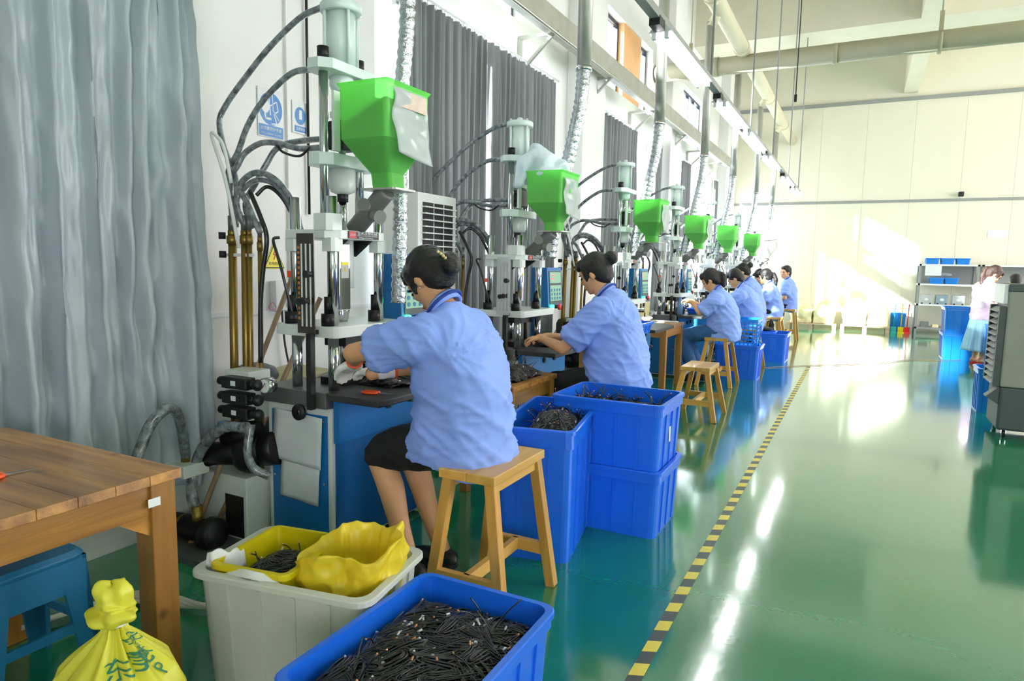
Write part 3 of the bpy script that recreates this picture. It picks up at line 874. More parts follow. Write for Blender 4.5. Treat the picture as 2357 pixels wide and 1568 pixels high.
def hydraulic_unit(loc, s, label):
    R = empty('hydraulic_unit', (loc[0], loc[1], 0), label, 'pump unit', 'hydraulic units between the machines and the wall')
    Z = lambda z: z if z <= .77 else .77 + (z - .77) * s
    MB().box(-.68, -.28, -.36, .2, .02, .33).build('oil_tank', M_mgrey, R, bevel=.006)
    MB().box(-.42, -.3, -.364, -.36, .04, .24).build('cable_opening', M_black, R)
    MB().box(-.70, -.28, -.62, -.36, .0, .03).build('base_tray', M_greysteel, R)
    # accumulator and valve block
    MB().lathe((-.52, -.08, 0), [(.1, .33), (.12, .35), (.12, .76), (.1, .8), (.05, .82)], 24).build('motor_body', M_darkgrey, R)
    MB().box(-.44, -.28, -.33, -.2, .60, .83).build('valve_manifold', M_mgrey, R, bevel=.004)
    for k, z in enumerate((.782, .712, .645)):
        v = MB(); v.box(-.4, -.24, -.385, -.325, z - .027, z + .027)
        vo = v.build('valve', M_black, R, bevel=.005)
        MB().cyl((-.44, -.355, z), (-.4, -.355, z), .02, n=14).build('valve_end', M_blacksteel, vo)
        MB().cyl((-.24, -.355, z), (-.215, -.355, z), .018, n=14).ell((-.195, -.355, z), (.024, .027, .027)).build('solenoid_coil', M_black, vo)
        MB().box(-.335, -.305, -.387, -.385, z - .01, z + .012).build('valve_label', M_paper, vo)
    g = MB().cyl((-.165, -.30, .78), (-.165, -.345, .78), .036, n=22).build('pressure_gauge', M_steel, R)
    MB().cyl((-.165, -.345, .78), (-.165, -.347, .78), .031, n=22).build('gauge_face', M_paper, g)
    MB().bar((-.175, -.3475, .77), (-.155, -.3475, .795), .004, .002).build('gauge_needle', M_black, g)
    # pump set
    p = MB(); p.cyl((-.54, -.38, .42), (-.29, -.3, .44), .055, n=16).cyl((-.56, -.39, .38), (-.5, -.38, .4), .035, n=14)
    p.cyl((-.44, -.33, .52), (-.28, -.28, .53), .06, n=16).cyl((-.27, -.25, .45), (-.18, -.24, .47), .08, n=18)
    p.ell((-.33, -.3, .44), (.09, .08, .1))
    p.build('pump', M_blacksteel, R)
    MB().box(-.54, -.49, -.3, -.25, .48, .56).build('terminal_box', mat('light_blue_paint', (86, 150, 206), rough=.4), R, bevel=.004)
    st = MB(); st.lathe((-.435, -.47, .085), [(.03, -.28), (.05, -.27), (.055, -.2), (.055, -.02), (.05, .0), (.05, .02), (.075, .03), (.075, .075), (.06, .09), (.02, .095)], 22, axis='X')
    st.build('strainer', M_blacksteel, R)
    MB().lathe((-.435, -.47, .085), [(.0505, -.155), (.0565, -.15), (.0565, -.135), (.0505, -.13)], 22, axis='X', cap=False).build('strainer_band', M_brass, R)
    sh = [(-.22, -.40, .594), (-.357, -.41, .575), (-.48, -.42, .48), (-.54, -.43, .36), (-.53, -.46, .25), (-.48, -.47, .15)]
    MB().tube(catmull(sh, 8), .026, 12).build('suction_hose', M_wrap, R)
    MB().cyl((-.475, -.47, .1), (-.485, -.47, .2), .026, n=12).build('brass_fitting', M_brass, R)
    MB().tube(catmull([(-.228, -.37, .6), (-.219, -.4, .48), (-.18, -.4, .41), (-.13, -.36, .37)], 6), .02, 10).build('return_hose', M_wrap, R)
    # brass riser pipes with fittings
    for (x, zt, zb, r) in ((-.515, 1.455, .33, .020), (-.43, 1.455, .33, .018), (-.4, 1.455, .33, .013), (-.33, 1.425, .33, .011)):
        MB().cyl((x - .02, -.2, zb), (x, -.2, Z(zt)), r, n=16).build('riser_pipe', M_brass, R)
        f = MB(); f.cyl((x, -.2, Z(zt) - .035), (x, -.2, Z(zt) + .005), r * 1.35, n=6).cyl((x, -.2, Z(zt) + .005), (x, -.2, Z(zt) + .03), r * 1.05, n=6)
        f.build('brass_fitting', M_brass, R)
        MB().cyl((x, -.2, Z(zt) + .03), (x, -.2, Z(zt) + .1), r * .95, n=12).build('hose_crimp', M_greysteel, R)
    MB().box(-.56, -.38, -.21, -.19, Z(1.36), Z(1.375)).build('pipe_clamp', M_framewhite, R)
    for z in (1.37, 1.46):
        MB().cyl((-.555, -.205, Z(z)), (-.575, -.23, Z(z)), .017, n=12).build('clamp_knob', M_black, R)
    wp = [(-.391, -.27, 1.4), (-.453, -.28, 1.701), (-.525, -.28, 1.88), (-.540, -.28, 1.922), (-.53, -.28, 1.93), (-.503, -.28, 1.911), (-.461, -.28, 1.859), (-.44, -.26, 1.7)]
    MB().tube(catmull([(p_[0], p_[1], Z(p_[2])) for p_ in wp], 5), .0085, 10).build('white_conduit', M_white_plastic, R)
    return R

lab = ['grey and blue vertical moulding machine nearest the camera, with plastic sleeve on its hopper',
       'second moulding machine along the wall, with a pale sack stuffed in its green hopper',
       'third moulding machine, with a bright half-empty green hopper in front of the open window',
       'fourth moulding machine along the wall, behind the wooden table with gloves',
       'fifth moulding machine, behind the worker with the black ponytail and jeans',
       'sixth moulding machine, washed out in window light near the far end',
       'seventh and farthest moulding machine, with a steel hopper']
m1 = machine(mach[0], 1.0, lab[0], first=True)
m2 = machine(mach[1], .9, lab[1])
h1 = hydraulic_unit(mach[0], 1.0, 'hydraulic pump unit with brass risers and black valves beside the nearest machine')
h2 = hydraulic_unit(mach[1], .9, 'hydraulic risers behind the first seated worker, feeding the second machine')
for i in range(2, 6):
    copy_tree(m2, (mach[i][0], mach[i][1], 0), lab[i])
    copy_tree(h2, (mach[i][0], mach[i][1], 0), ['', '', 'hydraulic risers of the third machine behind the second seated worker', 'hydraulic risers of the fourth machine',
              'hydraulic risers of the fifth machine', 'hydraulic risers of the sixth machine'][i])
machine(mach[6], .9, lab[6], 'steel')
# ================================================================ PEOPLE
# local frame of a figure: x forward, y to its left, z up
def V(*a): return Vector(a)
def lerp(a, b, t): return a + (b - a) * t

def head_into(mb, c, rot, k=1.0):
    """face, skull, ears and nose of a head centred at c, turned by rot"""
    def E(p, r, rr=None):
        q = rot if rr is None else rot @ rr
        mb.ell(c + rot @ (Vector(p) * k), tuple(x * k for x in r), 20, 12, q)
    E((-.012, 0, .03), (.094, .074, .092))
    E((.03, 0, -.02), (.064, .062, .085))
    E((.04, 0, -.072), (.05, .046, .042))
    E((.066, 0, -.096), (.026, .024, .02))
    E((.078, 0, .03), (.018, .05, .02))
    for s in (1, -1):
        E((.062, s * .032, -.028), (.03, .024, .026))
        E((-.004, s * .073, -.016), (.02, .009, .031), Matrix.Rotation(s * .35, 3, 'Z'))
        E((.094, s * .009, -.034), (.010, .008, .007))
    E((.091, 0, -.018), (.012, .008, .026), Matrix.Rotation(-.35, 3, 'Y'))
    E((.101, 0, -.031), (.011, .009, .009))
    E((.09, 0, -.066), (.013, .022, .014))
def head_parts(root, c, rot, k=1.0, brow=M_hair):
    for s in (1, -1):
        MB().ell(c + rot @ (V(.082, s * .031, -.004) * k), (.012 * k, .016 * k, .0075 * k), 10, 6, rot).build('eye', M_eye, root)
        MB().ell(c + rot @ (V(.088, s * .031, .02) * k), (.008 * k, .02 * k, .0035 * k), 10, 6, rot).build('eyebrow', brow, root)
    MB().ell(c + rot @ (V(.101, 0, -.066) * k), (.005 * k, .019 * k, .007 * k), 12, 6, rot).build('mouth', M_lip, root)

def hand_into(mb, wrist, dirv, palm, side, curl=.5, k=1.0, fat=1.0):
    """palm, four unequal bent fingers and a thumb; dirv along the hand, palm = palm normal, side = +1/-1 thumb side"""
    d = Vector(dirv).normalized(); n = Vector(palm); n = (n - d * n.dot(d)).normalized(); t = d.cross(n) * side
    w = Vector(wrist)
    rot = Matrix((d, t, n)).transposed()
    mb.ell(w + d * .045 * k, (.05 * k * fat, .038 * k * fat, .017 * k * fat), 14, 8, rot)
    mb.tube([w - d * .02, w + d * .03 * k], [.024 * fat, .024 * k * fat], 12)
    for i, (off, L) in enumerate(((.027, .072), (.009, .08), (-.009, .074), (-.026, .058))):
        p = w + d * .082 * k + t * off * k
        pts = [p - d * .02 * k, p]
        a = 0; cur = p
        for q, fr in enumerate((.45, .32, .23)):
            a += curl * (.75 + .2 * q)
            cur = cur + (d * math.cos(a) + n * math.sin(a)) * L * fr * k
            pts.append(cur)
        mb.tube(pts, [.0095 * fat * k, .0095 * fat * k, .0088 * fat * k, .008 * fat * k, .0065 * fat * k], 8)
        mb.ell(cur, .0068 * fat * k, 8, 6)
    p = w + d * .022 * k + t * .026 * k
    th = [p, p + (d * .6 + t * .75 + n * .2).normalized() * .035 * k]
    th.append(th[-1] + (d * .85 + t * .2 + n * .45).normalized() * .03 * k)
    th.append(th[-1] + (d * .8 - t * .05 + n * .6).normalized() * .024 * k)
    mb.tube(th, [.014 * fat * k, .012 * fat * k, .0105 * fat * k, .008 * fat * k], 8)
    mb.ell(th[-1], .0085 * fat * k, 8, 6)

def spine_loft(mb, rows, grow=0.0, n=28, e=2.4):
    """rows of (x, z, half depth, half width[, y]) -> oval sections square to the spine"""
    R = []
    k = len(rows)
    for i, r in enumerate(rows):
        a = rows[max(0, i - 1)]; b = rows[min(k - 1, i + 1)]
        t = V(b[0] - a[0], 0, b[1] - a[1]).normalized()
        u = V(t.z, 0, -t.x)
        ring = []
        for j in range(n):
            q = 2 * PI * j / n
            cx, sx = math.cos(q), math.sin(q)
            f = (abs(cx) ** e + abs(sx) ** e) ** (-1 / e)
            ring.append(V(r[0], r[4] if len(r) > 4 else 0, r[1]) + u * (r[2] + grow) * cx * f + V(0, 1, 0) * (r[3] + grow) * sx * f)
        R.append(ring)
    mb.ringloft(R)

def limb(mb, pts, rs, n=14, sub=6):
    P = catmull(pts, sub)
    m = len(P)
    R = []
    for i in range(m):
        f = i / (m - 1) * (len(rs) - 1); a = int(min(f, len(rs) - 2))
        R.append(lerp(rs[a], rs[a + 1], f - a))
    mb.tube(P, R, n)
    mb.ell(P[0], R[0], 12, 8); mb.ell(P[-1], R[-1], 12, 8)

def folds(seed, amp, arms):
    def rid(v, k=1.0):
        n = 1 - 2.2 * abs(mnoise.noise(v))
        return max(-.4, n) ** 3 if n > 0 else n * .3
    def f(p, q):
        d = amp * .8 * mnoise.noise(V(p.x * 4 + seed, p.y * 4, p.z * 5))
        w = p.z * .8 + p.y * .55 - p.x * .3; t = p.y * .8 - p.z * .6
        d += amp * .75 * rid(V(w * 9 + seed, t * 2.2, p.x * 3))
        w2 = p.z * .75 - p.y * .5 - p.x * .5; t2 = p.y * .7 + p.z * .6
        d += amp * .6 * rid(V(w2 * 12 - seed, t2 * 2.6 + 9, p.x * 4))
        d += amp * .45 * rid(V(p.x * 8 + seed * 2, p.y * 9, p.z * 24)) * max(0, min(1, (.95 - p.z) * 5))
        # drag lines running from the arm holes
        for a in arms:
            r = p - a
            L = r.length
            if .05 < L < .42:
                ang = math.atan2(r.z, r.y * (1 if a.y > 0 else -1) + .001)
                d += amp * .9 * rid(V(ang * 3.2 + seed, L * 2.0, a.y)) * (1 - L / .42) * min(1, (L - .05) / .06)
        return d
    return f

def figure(loc, rz, label, J, hair='bun', shirt=M_shirt, lower='trousers', lower_m=M_skirtblack, vox=.012, hairm=M_hair, gloves=False,
           collar=M_shirt, band=True, seed=1, group=None, curl=.6, shoes=M_black):
    R = empty('person', (loc[0], loc[1], 0), label, 'person', group, rz)
    hc = V(*J['head']); hp = J.get('pitch', .5); hy = J.get('yaw', 0.)
    rot = Matrix.Rotation(hy, 3, 'Z') @ Matrix.Rotation(hp, 3, 'Y')
    rows = J['torso']
    neck0 = V(rows[-1][0], 0, rows[-1][1])
    sh = {1: V(*J['shL']), -1: V(*J['shR'])}
    el = {1: V(*J['elL']), -1: V(*J['elR'])}
    wr = {1: V(*J['wrL']), -1: V(*J['wrR'])}
    hipz = rows[0][1]
    # ---- body: one continuous surface
    b = MB()
    head_into(b, hc, rot)
    b.tube([neck0 - V(.01, 0, .04), lerp(neck0, hc, .45), hc + rot @ V(-.02, 0, -.05)], [.062, .054, .052], 16)
    spine_loft(b, [(r[0] + (.03 if r[1] < .9 else 0), r[1], r[2] - (.075 if r[1] < .9 else .035), r[3] - .035) for r in rows[:-1]] + [(rows[-1][0], rows[-1][1], rows[-1][2] - .006, rows[-1][3] - .006)])
    for s in (1, -1):
        limb(b, [sh[s], el[s]], [.05, .047, .041])
        limb(b, [el[s], wr[s]], [.041, .038, .03, .025])
        d = (wr[s] - el[s]).normalized()
        hd = Vector(J.get('handdir', d)) if not isinstance(J.get('handdir'), dict) else Vector(J['handdir'][s])
        pn = V(*J.get('palm', (0, 0, -1)))
        if not gloves:
            hand_into(b, wr[s], hd, pn, s, curl)
        else:
            limb(b, [wr[s], wr[s] + d * .05], [.024, .03])
    hip = {s: V(*J['hip' + k]) for s, k in ((1, 'L'), (-1, 'R'))}
    kn = {s: V(*J['kn' + k]) for s, k in ((1, 'L'), (-1, 'R'))}
    an = {s: V(*J['an' + k]) for s, k in ((1, 'L'), (-1, 'R'))}
    for s in (1, -1):
        limb(b, [lerp(hip[s], kn[s], .12), lerp(hip[s], kn[s], .5), kn[s]], [.07, .075, .058])
        d = (an[s] - kn[s]).normalized()
        back = V(d.z, 0, -d.x) * (-1 if V(d.z, 0, -d.x).x > 0 else 1)
        limb(b, [kn[s], lerp(kn[s], an[s], .3) + back * .014, lerp(kn[s], an[s], .65), an[s]], [.055, .057, .043, .034])
        f = an[s] + V(.05, 0, -.035)
        b.ell(f, (.115, .042, .034), 14, 8); b.ell(an[s] + V(-.02, 0, -.03), (.045, .036, .038), 12, 8)
        if shoes is None:
            for q in range(5):
                b.ell(f + V(.105 - .008 * q, s * (-.024 + .0125 * q), -.015), (.02, .0075, .009), 8, 6)
    body = remeshed(b, 'body', min(vox, .0085), 2)
    body.materials.append(M_skin)
    link('body', body, R)
    head_parts(R, hc, rot)
    # ---- shirt
    s_ = MB()
    spine_loft(s_, rows, 0.0)
    cuffs = []
    for s in (1, -1):
        tip = lerp(sh[s], el[s], J.get('sleeve', .88))
        limbdir = (tip - sh[s]).normalized()
        s_.tube([sh[s] - limbdir * .05, sh[s], lerp(sh[s], tip, .5), tip], [.06, .082, .082, .078 if J.get('wide', True) else .064], 20)
        s_.ell(sh[s] + V(-.01, -s * .015, .0), (.085, .085, .085), 16, 10)
    disp = folds(seed, .017 if vox < .011 else .014, [sh[1] + V(-.02, 0, -.04), sh[-1] + V(-.02, 0, -.04)])
    top = rows[-1][1]
    sm = remeshed(s_, 'shirt', vox, 4, disp)
    sm.materials.append(shirt)
    so = link('shirt', sm, R)
    if J.get('yoke'):
        from mathutils.bvhtree import BVHTree
        bv = BVHTree.FromPolygons([v.co.copy() for v in sm.vertices], [tuple(p.vertices) for p in sm.polygons])
        line = []
        for i in range(31):
            y = -.21 + .42 * i / 30
            hit = bv.ray_cast(V(-.6, y, J['yoke'] + .03 * (1 - (y / .21) ** 2) - .05), V(.97, 0, .22))
            if hit[0] is not None: line.append(hit[0] + hit[1] * .0006)
        if len(line) > 3:
            MB().tube(line, .0016, 6).build('yoke_seam', M_shirtline, so)
    # turned-down collar and neck band
    t = (V(rows[-1][0], 0, rows[-1][1]) - V(rows[-3][0], 0, rows[-3][1])).normalized()
    u = V(t.z, 0, -t.x)
    def ring(c, a, w, n=24, sk=0):
        return [c + u * a * math.cos(2 * PI * j / n) + V(0, 1, 0) * w * math.sin(2 * PI * j / n) - t * sk * math.cos(2 * PI * j / n) for j in range(n)]
    cr = MB()
    a0, w0 = rows[-1][2], rows[-1][3]
    cr.ringloft([ring(neck0 - t * .012, a0 + .012, w0 + .014, sk=.03), ring(neck0 + t * .022, a0 + .001, w0 + .002, sk=.03),
                 ring(neck0 + t * .03, a0 - .006, w0 - .005, sk=.03), ring(neck0 - t * .012, a0 - .003, w0 - .003, sk=.03)], cap=False, closed=True)
    cr.build('collar', collar, so)
    if band:
        bd = MB(); bd.tube(ring(neck0 + t * .006, a0 + .013, w0 + .014, sk=.034), .007, 8, closed=True)
        bd.build('lanyard', M_navy, R)
    # ---- lower garment
    if lower == 'trousers':
        g = MB()
        for s in (1, -1):
            limb(g, [hip[s], lerp(hip[s], kn[s], .5), kn[s]], [.1, .09, .076])
            limb(g, [kn[s], lerp(kn[s], an[s], .5), an[s] + V(0, 0, .03)], [.08, .074, .062])
        mid = (hip[1] + hip[-1]) / 2
        g.ell(mid, (.13, .17, .1), 20, 10)
        gm = remeshed(g, 'trousers', vox, 3, folds(seed + 5, .006, [])); gm.materials.append(lower_m)
        link('trousers', gm, R)
    elif lower == 'skirt':
        g = MB()
        mh = (hip[1] + hip[-1]) / 2; mk = (kn[1] + kn[-1]) / 2
        rr = []
        d = (mk - mh).normalized(); upv = V(-d.z, 0, d.x)
        for tt, hw, hh in ((-.1, .10, .05), (.02, .15, .085), (.25, .18, .1), (.6, .175, .1), (.9, .16, .088), (1.06, .152, .078)):
            c = lerp(mh, mk, tt)
            rr.append([c + V(0, 1, 0) * hw * math.cos(2 * PI * j / 26) + upv * hh * math.sin(2 * PI * j / 26) for j in range(26)])
        g.ringloft(rr)
        gm = remeshed(g, 'skirt', vox, 3, folds(seed + 5, .006, [])); gm.materials.append(lower_m)
        link('skirt', gm, R)
    elif lower == 'long_skirt':
        z1, z0 = J['skirt']
        def fn(uu, vv):
            q = 2 * PI * uu
            w = lerp(.17, .255, vv) + (.022 * vv ** .7) * math.sin(q * 11 + 1.2 * math.sin(q * 2)) + .012 * math.sin(q * 22) * (1 if vv > .5 else .3)
            return (.0 + w * .82 * math.cos(q), w * math.sin(q), lerp(z1, z0, vv))
        MB().grid(fn, 160, 14).build('skirt', lower_m, R, solid=.004)
    # ---- shoes
    if shoes:
        for s in (1, -1):
            f = an[s] + V(.05, 0, -.04)
            sh_ = MB(); sh_.ell(f + V(0, 0, .004), (.128, .05, .04), 16, 9); sh_.ell(an[s] + V(-.02, 0, -.03), (.055, .044, .045), 14, 8)
            sh_.box(an[s].x - .06, an[s].x + .165, an[s].y - .036, an[s].y + .036, an[s].z - .08, an[s].z - .055)
            me = remeshed(sh_, 'shoe', .009, 2); me.materials.append(shoes)
            link('shoe', me, R)
    # ---- gloves
    if gloves:
        for s in (1, -1):
            d = (wr[s] - el[s]).normalized()
            hd = Vector(J['handdir'][s])
            g = MB(); hand_into(g, wr[s] + d * .01, hd, V(*J.get('palm', (0, 0, -1))), s, curl, 1.03, 1.28)
            g.tube([wr[s] - d * .05, wr[s] - d * .02, wr[s] + d * .02], [.034, .031, .03], 14)
            gm = remeshed(g, 'glove', .0062, 1); gm.materials.append(M_glove)
            go = link('glove', gm, R)
            MB().tube([wr[s] - d * .058, wr[s] - d * .046], [.0365, .0365], 16).build('glove_cuff', M_orange, go)
    # ---- hair
    h = MB()
    def E(p, r, rr=None):
        h.ell(hc + rot @ V(*p), r, 20, 12, rot if rr is None else rot @ rr)
    E((-.022, 0, .038), (.1, .087, .098))
    E((-.05, 0, -.012), (.07, .081, .085))
    if hair != 'short':
        E((.05, 0, .082), (.05, .062, .036)); E((.082, 0, .064), (.018, .05, .022))
        for s in (1, -1):
            E((.03, s * .06, .035), (.03, .022, .055)); E((.045, s * .064, .0), (.012, .01, .045))
    else:
        E((.045, 0, .085), (.05, .06, .03))
    if hair == 'bun':
        bq = J.get('bun', (-.135, 0, .03))
        E((-.085, 0, bq[2] * .7), (.05, .065, .065))
        E(bq, (.045, .05, .05)); E((bq[0] - .012, .014, bq[2] - .025), (.034, .038, .04))
    elif hair == 'highbun':
        E((-.09, 0, .03), (.05, .05, .05)); E((-.142, 0, .05), (.04, .044, .042)); E((-.15, .01, .035), (.034, .036, .036))
    elif hair == 'pony':
        E((-.1, 0, .01), (.04, .045, .045))
        back = hc + rot @ V(-.13, 0, .01)
        L = J.get('tail', .3)
        dn = V(-.35, 0, -1).normalized()
        h.tube(catmull([hc + rot @ V(-.1, 0, .015), back + V(-.02, 0, -.01), back + dn * L * .4 + V(-.02, 0, 0), back + dn * L * .75, back + V(-.05, 0, -L)], 6),
               [.02] * 3 + [.03] * 6 + [.034] * 7 + [.028] * 6 + [.02, .014, .008], 12)
    hm = remeshed(h, 'hair', .008, 2, lambda p, q: .004 * mnoise.noise(V(p.x * 18, p.y * 60, p.z * 26)) + .002 * mnoise.noise(p * 90))
    hm.materials.append(hairm)
    ho = link('hair', hm, R)
    if hair == 'pony':
        MB().tube([hc + rot @ V(-.125, 0, .012) + rot @ V(0, .024 * math.cos(a), .024 * math.sin(a)) for a in [2 * PI * i / 12 for i in range(12)]], .006, 8, closed=True).build('hair_tie', M_black, ho)
    for s in (1, -1):
        if lower in ('skirt',) or hair in ('highbun',):
            MB().ell(hc + rot @ V(.002, s * .082, -.046), .004, 8, 6).build('earring', M_steel, R)
    return R, rot, hc

SIT = dict(
    head=(.305, 0, 1.30), pitch=.62,
    torso=[(.09, .545, .215, .215), (.075, .62, .21, .212), (.08, .72, .195, .2), (.10, .82, .182, .195), (.125, .92, .165, .2), (.155, 1.02, .145, .2),
           (.185, 1.09, .12, .185), (.21, 1.14, .092, .13), (.228, 1.168, .066, .075)],
    shL=(.2, .185, 1.05), shR=(.2, -.185, 1.05), elL=(.5, .2, .965), elR=(.42, -.2, .90), wrL=(.71, .06, .905), wrR=(.60, -.06, .875), sleeve=.9,
    handdir={1: (.9, -.25, -.25), -1: (1, .1, -.12)},
    hipL=(.05, .1, .635), hipR=(.05, -.1, .635), knL=(.50, .085, .545), knR=(.50, -.1, .545), anL=(.34, .07, .09), anR=(.30, -.11, .09))
def J(**k):
    d = dict(SIT); d.update(k); return d

p1, r1, hc1 = figure((-1.255, 2.285), PI, 'seated foreground woman in light blue shirt, black skirt and white gloves, hair clipped up',
                     J(head=(.305, 0, 1.282), pitch=.82, yaw=-.2, yoke=1.12, bun=(-.125, .0, -.035),
                       torso=[(.15, .56, .215, .21), (.135, .64, .2, .205), (.13, .74, .185, .197), (.14, .84, .17, .192), (.155, .94, .154, .198), (.17, 1.03, .135, .2),
                              (.195, 1.095, .112, .185), (.215, 1.14, .09, .135), (.232, 1.168, .068, .078)],
                       shL=(.215, .185, 1.06), shR=(.215, -.185, 1.06), wrL=(.665, .035, .915), elL=(.52, .215, .985), elR=(.40, -.19, .90), wrR=(.555, -.02, .875), sleeve=.70,
                       handdir={1: (.8, -.35, -.45), -1: (1, -.05, -.05)},
                       hipL=(.05, .1, .655), hipR=(.05, -.1, .655)),
                     hair='bun', lower='skirt', vox=.0095, gloves=True, seed=3, curl=.35)
cl = MB()
for k in range(6):
    cl.ell(hc1 + r1 @ V(-.145 - .006 * math.sin(k * .6), .046 - .002 * k, .005 - .014 * k), (.007, .005, .008), 10, 6)
cl.build('hair_clip', mat('pale_gold', (226, 206, 150), rough=.25, metal=.6), p1)
p2, _, _ = figure((-1.30, 4.08), PI, 'second seated woman in light blue shirt at the second machine, hair in a high bun',
                  J(head=(.215, 0, 1.30), pitch=.45, torso=[(.06, .545, .2, .205), (.045, .64, .2, .21), (.045, .74, .185, .2), (.055, .84, .175, .19), (.07, .94, .16, .19), (.09, 1.03, .14, .19),
                    (.11, 1.1, .115, .175), (.125, 1.145, .09, .12), (.14, 1.17, .064, .072)],
                    shL=(.12, .18, 1.06), shR=(.12, -.18, 1.06), elL=(.33, .215, .83), elR=(.33, -.2, .84), wrL=(.55, .06, .865), wrR=(.55, -.05, .87), sleeve=.80, yoke=1.1,
                    handdir={1: (1, -.1, -.05), -1: (1, .1, -.05)}),
                  hair='highbun', lower='trousers', vox=.010, seed=9, curl=.75)
p3, _, _ = figure((-1.33, 8.0), PI, 'third seated worker with a black ponytail, light blue shirt and blue jeans',
                  J(head=(.22, 0, 1.21), pitch=.55, torso=[(.05, .545, .19, .2), (.04, .64, .19, .2), (.045, .74, .175, .19), (.06, .84, .16, .185), (.085, .92, .145, .18), (.11, .99, .125, .17),
                    (.13, 1.04, .1, .155), (.145, 1.075, .08, .11), (.155, 1.09, .06, .07)],
                    shL=(.13, .17, .98), shR=(.13, -.17, .98), elL=(.28, .2, .84), elR=(.28, -.2, .84), wrL=(.40, .05, .94), wrR=(.42, -.05, .95), tail=.16,
                    handdir={1: (1, -.2, .3), -1: (1, .2, .3)}),
                  hair='pony', lower='trousers', lower_m=M_jeans, vox=.014, seed=12)
p4, _, _ = figure((-1.3, 9.6), PI, 'fourth seated worker, broad man with short dark hair behind the blue perforated basket',
                  J(head=(.235, 0, 1.21), pitch=.7, torso=[(.05, .545, .2, .21), (.03, .64, .2, .22), (.035, .74, .19, .21), (.05, .84, .175, .2), (.08, .93, .155, .2), (.11, 1.0, .13, .19),
                    (.135, 1.05, .1, .165), (.15, 1.08, .08, .115), (.165, 1.1, .062, .072)],
                    shL=(.13, .19, .98), shR=(.13, -.19, .98), elL=(.33, .2, .8), elR=(.33, -.2, .8), wrL=(.52, .05, .86), wrR=(.52, -.05, .86), wide=True),
                  hair='short', lower='trousers', vox=.014, seed=15)
p5, _, _ = figure((-1.28, 12.0), PI, 'fifth seated worker, young woman with a ponytail and a sunlit light blue shirt',
                  J(head=(.16, 0, 1.22), pitch=.3, torso=[(.05, .53, .18, .19), (.02, .62, .18, .19), (.015, .72, .165, .175), (.02, .82, .15, .17), (.035, .91, .135, .17), (.06, .98, .12, .165),
                    (.08, 1.04, .1, .15), (.09, 1.08, .08, .11), (.1, 1.105, .06, .068)],
                    shL=(.08, .165, .99), shR=(.08, -.165, .99), elL=(.14, .2, .77), elR=(.2, -.2, .77), wrL=(.4, .08, .74), wrR=(.42, -.05, .76), tail=.22, sleeve=.8),
                  hair='pony', lower='trousers', vox=.016, seed=18)
p6, _, _ = figure((-1.22, 13.9), PI, 'man with short hair and light blue shirt on the last high stool, looking back',
                  J(head=(.08, 0, 1.29), pitch=.05, yaw=.9, torso=[(.03, .56, .17, .19), (.01, .66, .17, .19), (.0, .76, .155, .18), (.0, .86, .145, .175), (.01, .96, .135, .18), (.025, 1.04, .12, .18),
                    (.035, 1.1, .1, .165), (.045, 1.14, .08, .115), (.05, 1.16, .06, .068)],
                    shL=(.03, .18, 1.05), shR=(.03, -.18, 1.05), elL=(.05, .24, .81), elR=(.1, -.22, .82), wrL=(.25, .1, .8), wrR=(.3, -.06, .82), sleeve=.8,
                    hipL=(.02, .1, .65), hipR=(.02, -.1, .65), knL=(.42, .13, .6), knR=(.42, -.13, .6), anL=(.3, .12, .2), anR=(.3, -.12, .2)),
                  hair='short', lower='trousers', vox=.016, seed=21)
p7 = copy_tree(p2, (-1.42, 10.9, 0), 'worker hidden behind the broad man, only a dark hair bun showing')
p8 = copy_tree(p4, (-1.42, 13.05, 0), 'worker mostly hidden beyond the young woman with the ponytail, seen in profile')
# standing woman at the right
ps, _, _ = figure((1.63, 12.05), .45, 'standing woman in a pale pink shirt and light blue gathered skirt beside the air cooler',
                  dict(head=(.10, 0, 1.33), pitch=.75, yaw=-.25,
                       torso=[(0, .66, .135, .18), (0, .74, .135, .18), (0, .84, .125, .17), (0, .94, .12, .165), (.005, 1.03, .12, .17), (.015, 1.1, .105, .165), (.03, 1.16, .085, .14), (.04, 1.19, .07, .1), (.05, 1.21, .055, .064)],
                       shL=(.02, .165, 1.12), shR=(.02, -.165, 1.12), elL=(.06, .2, .9), elR=(.07, -.21, .9), wrL=(.26, .09, .97), wrR=(.27, -.08, .98), sleeve=.72,
                       hipL=(0, .085, .72), hipR=(0, -.085, .72), knL=(.01, .08, .42), knR=(.01, -.08, .42), anL=(-.01, .08, .085), anR=(-.01, -.08, .085), skirt=(.70, .2), tail=.27),
                  hair='pony', shirt=M_pink, collar=M_pink, band=False, lower='long_skirt', lower_m=M_skirtblue, hairm=M_hairbrown, vox=.014, seed=30, shoes=None)
for s in (1, -1):
    f = MB(); f.ringloft([[(.05 + .13 * math.cos(a), s * .08 + .05 * math.sin(a), z) for a in [2 * PI * i / 20 for i in range(20)]] for z in (.0, .018)], smooth=False)
    fo = f.build('slipper', M_red, ps)
    MB().tube([(.08, s * .08 + .05 * math.cos(a), .018 + .05 * math.sin(a)) for a in [PI * i / 8 for i in range(9)]], .011, 8).build('slipper_strap', M_red, fo)
p9 = copy_tree(p4, (2.27, 13.6, 0), 'worker seated behind the air cooler, only the top of the dark head showing', rz=PI * .5)
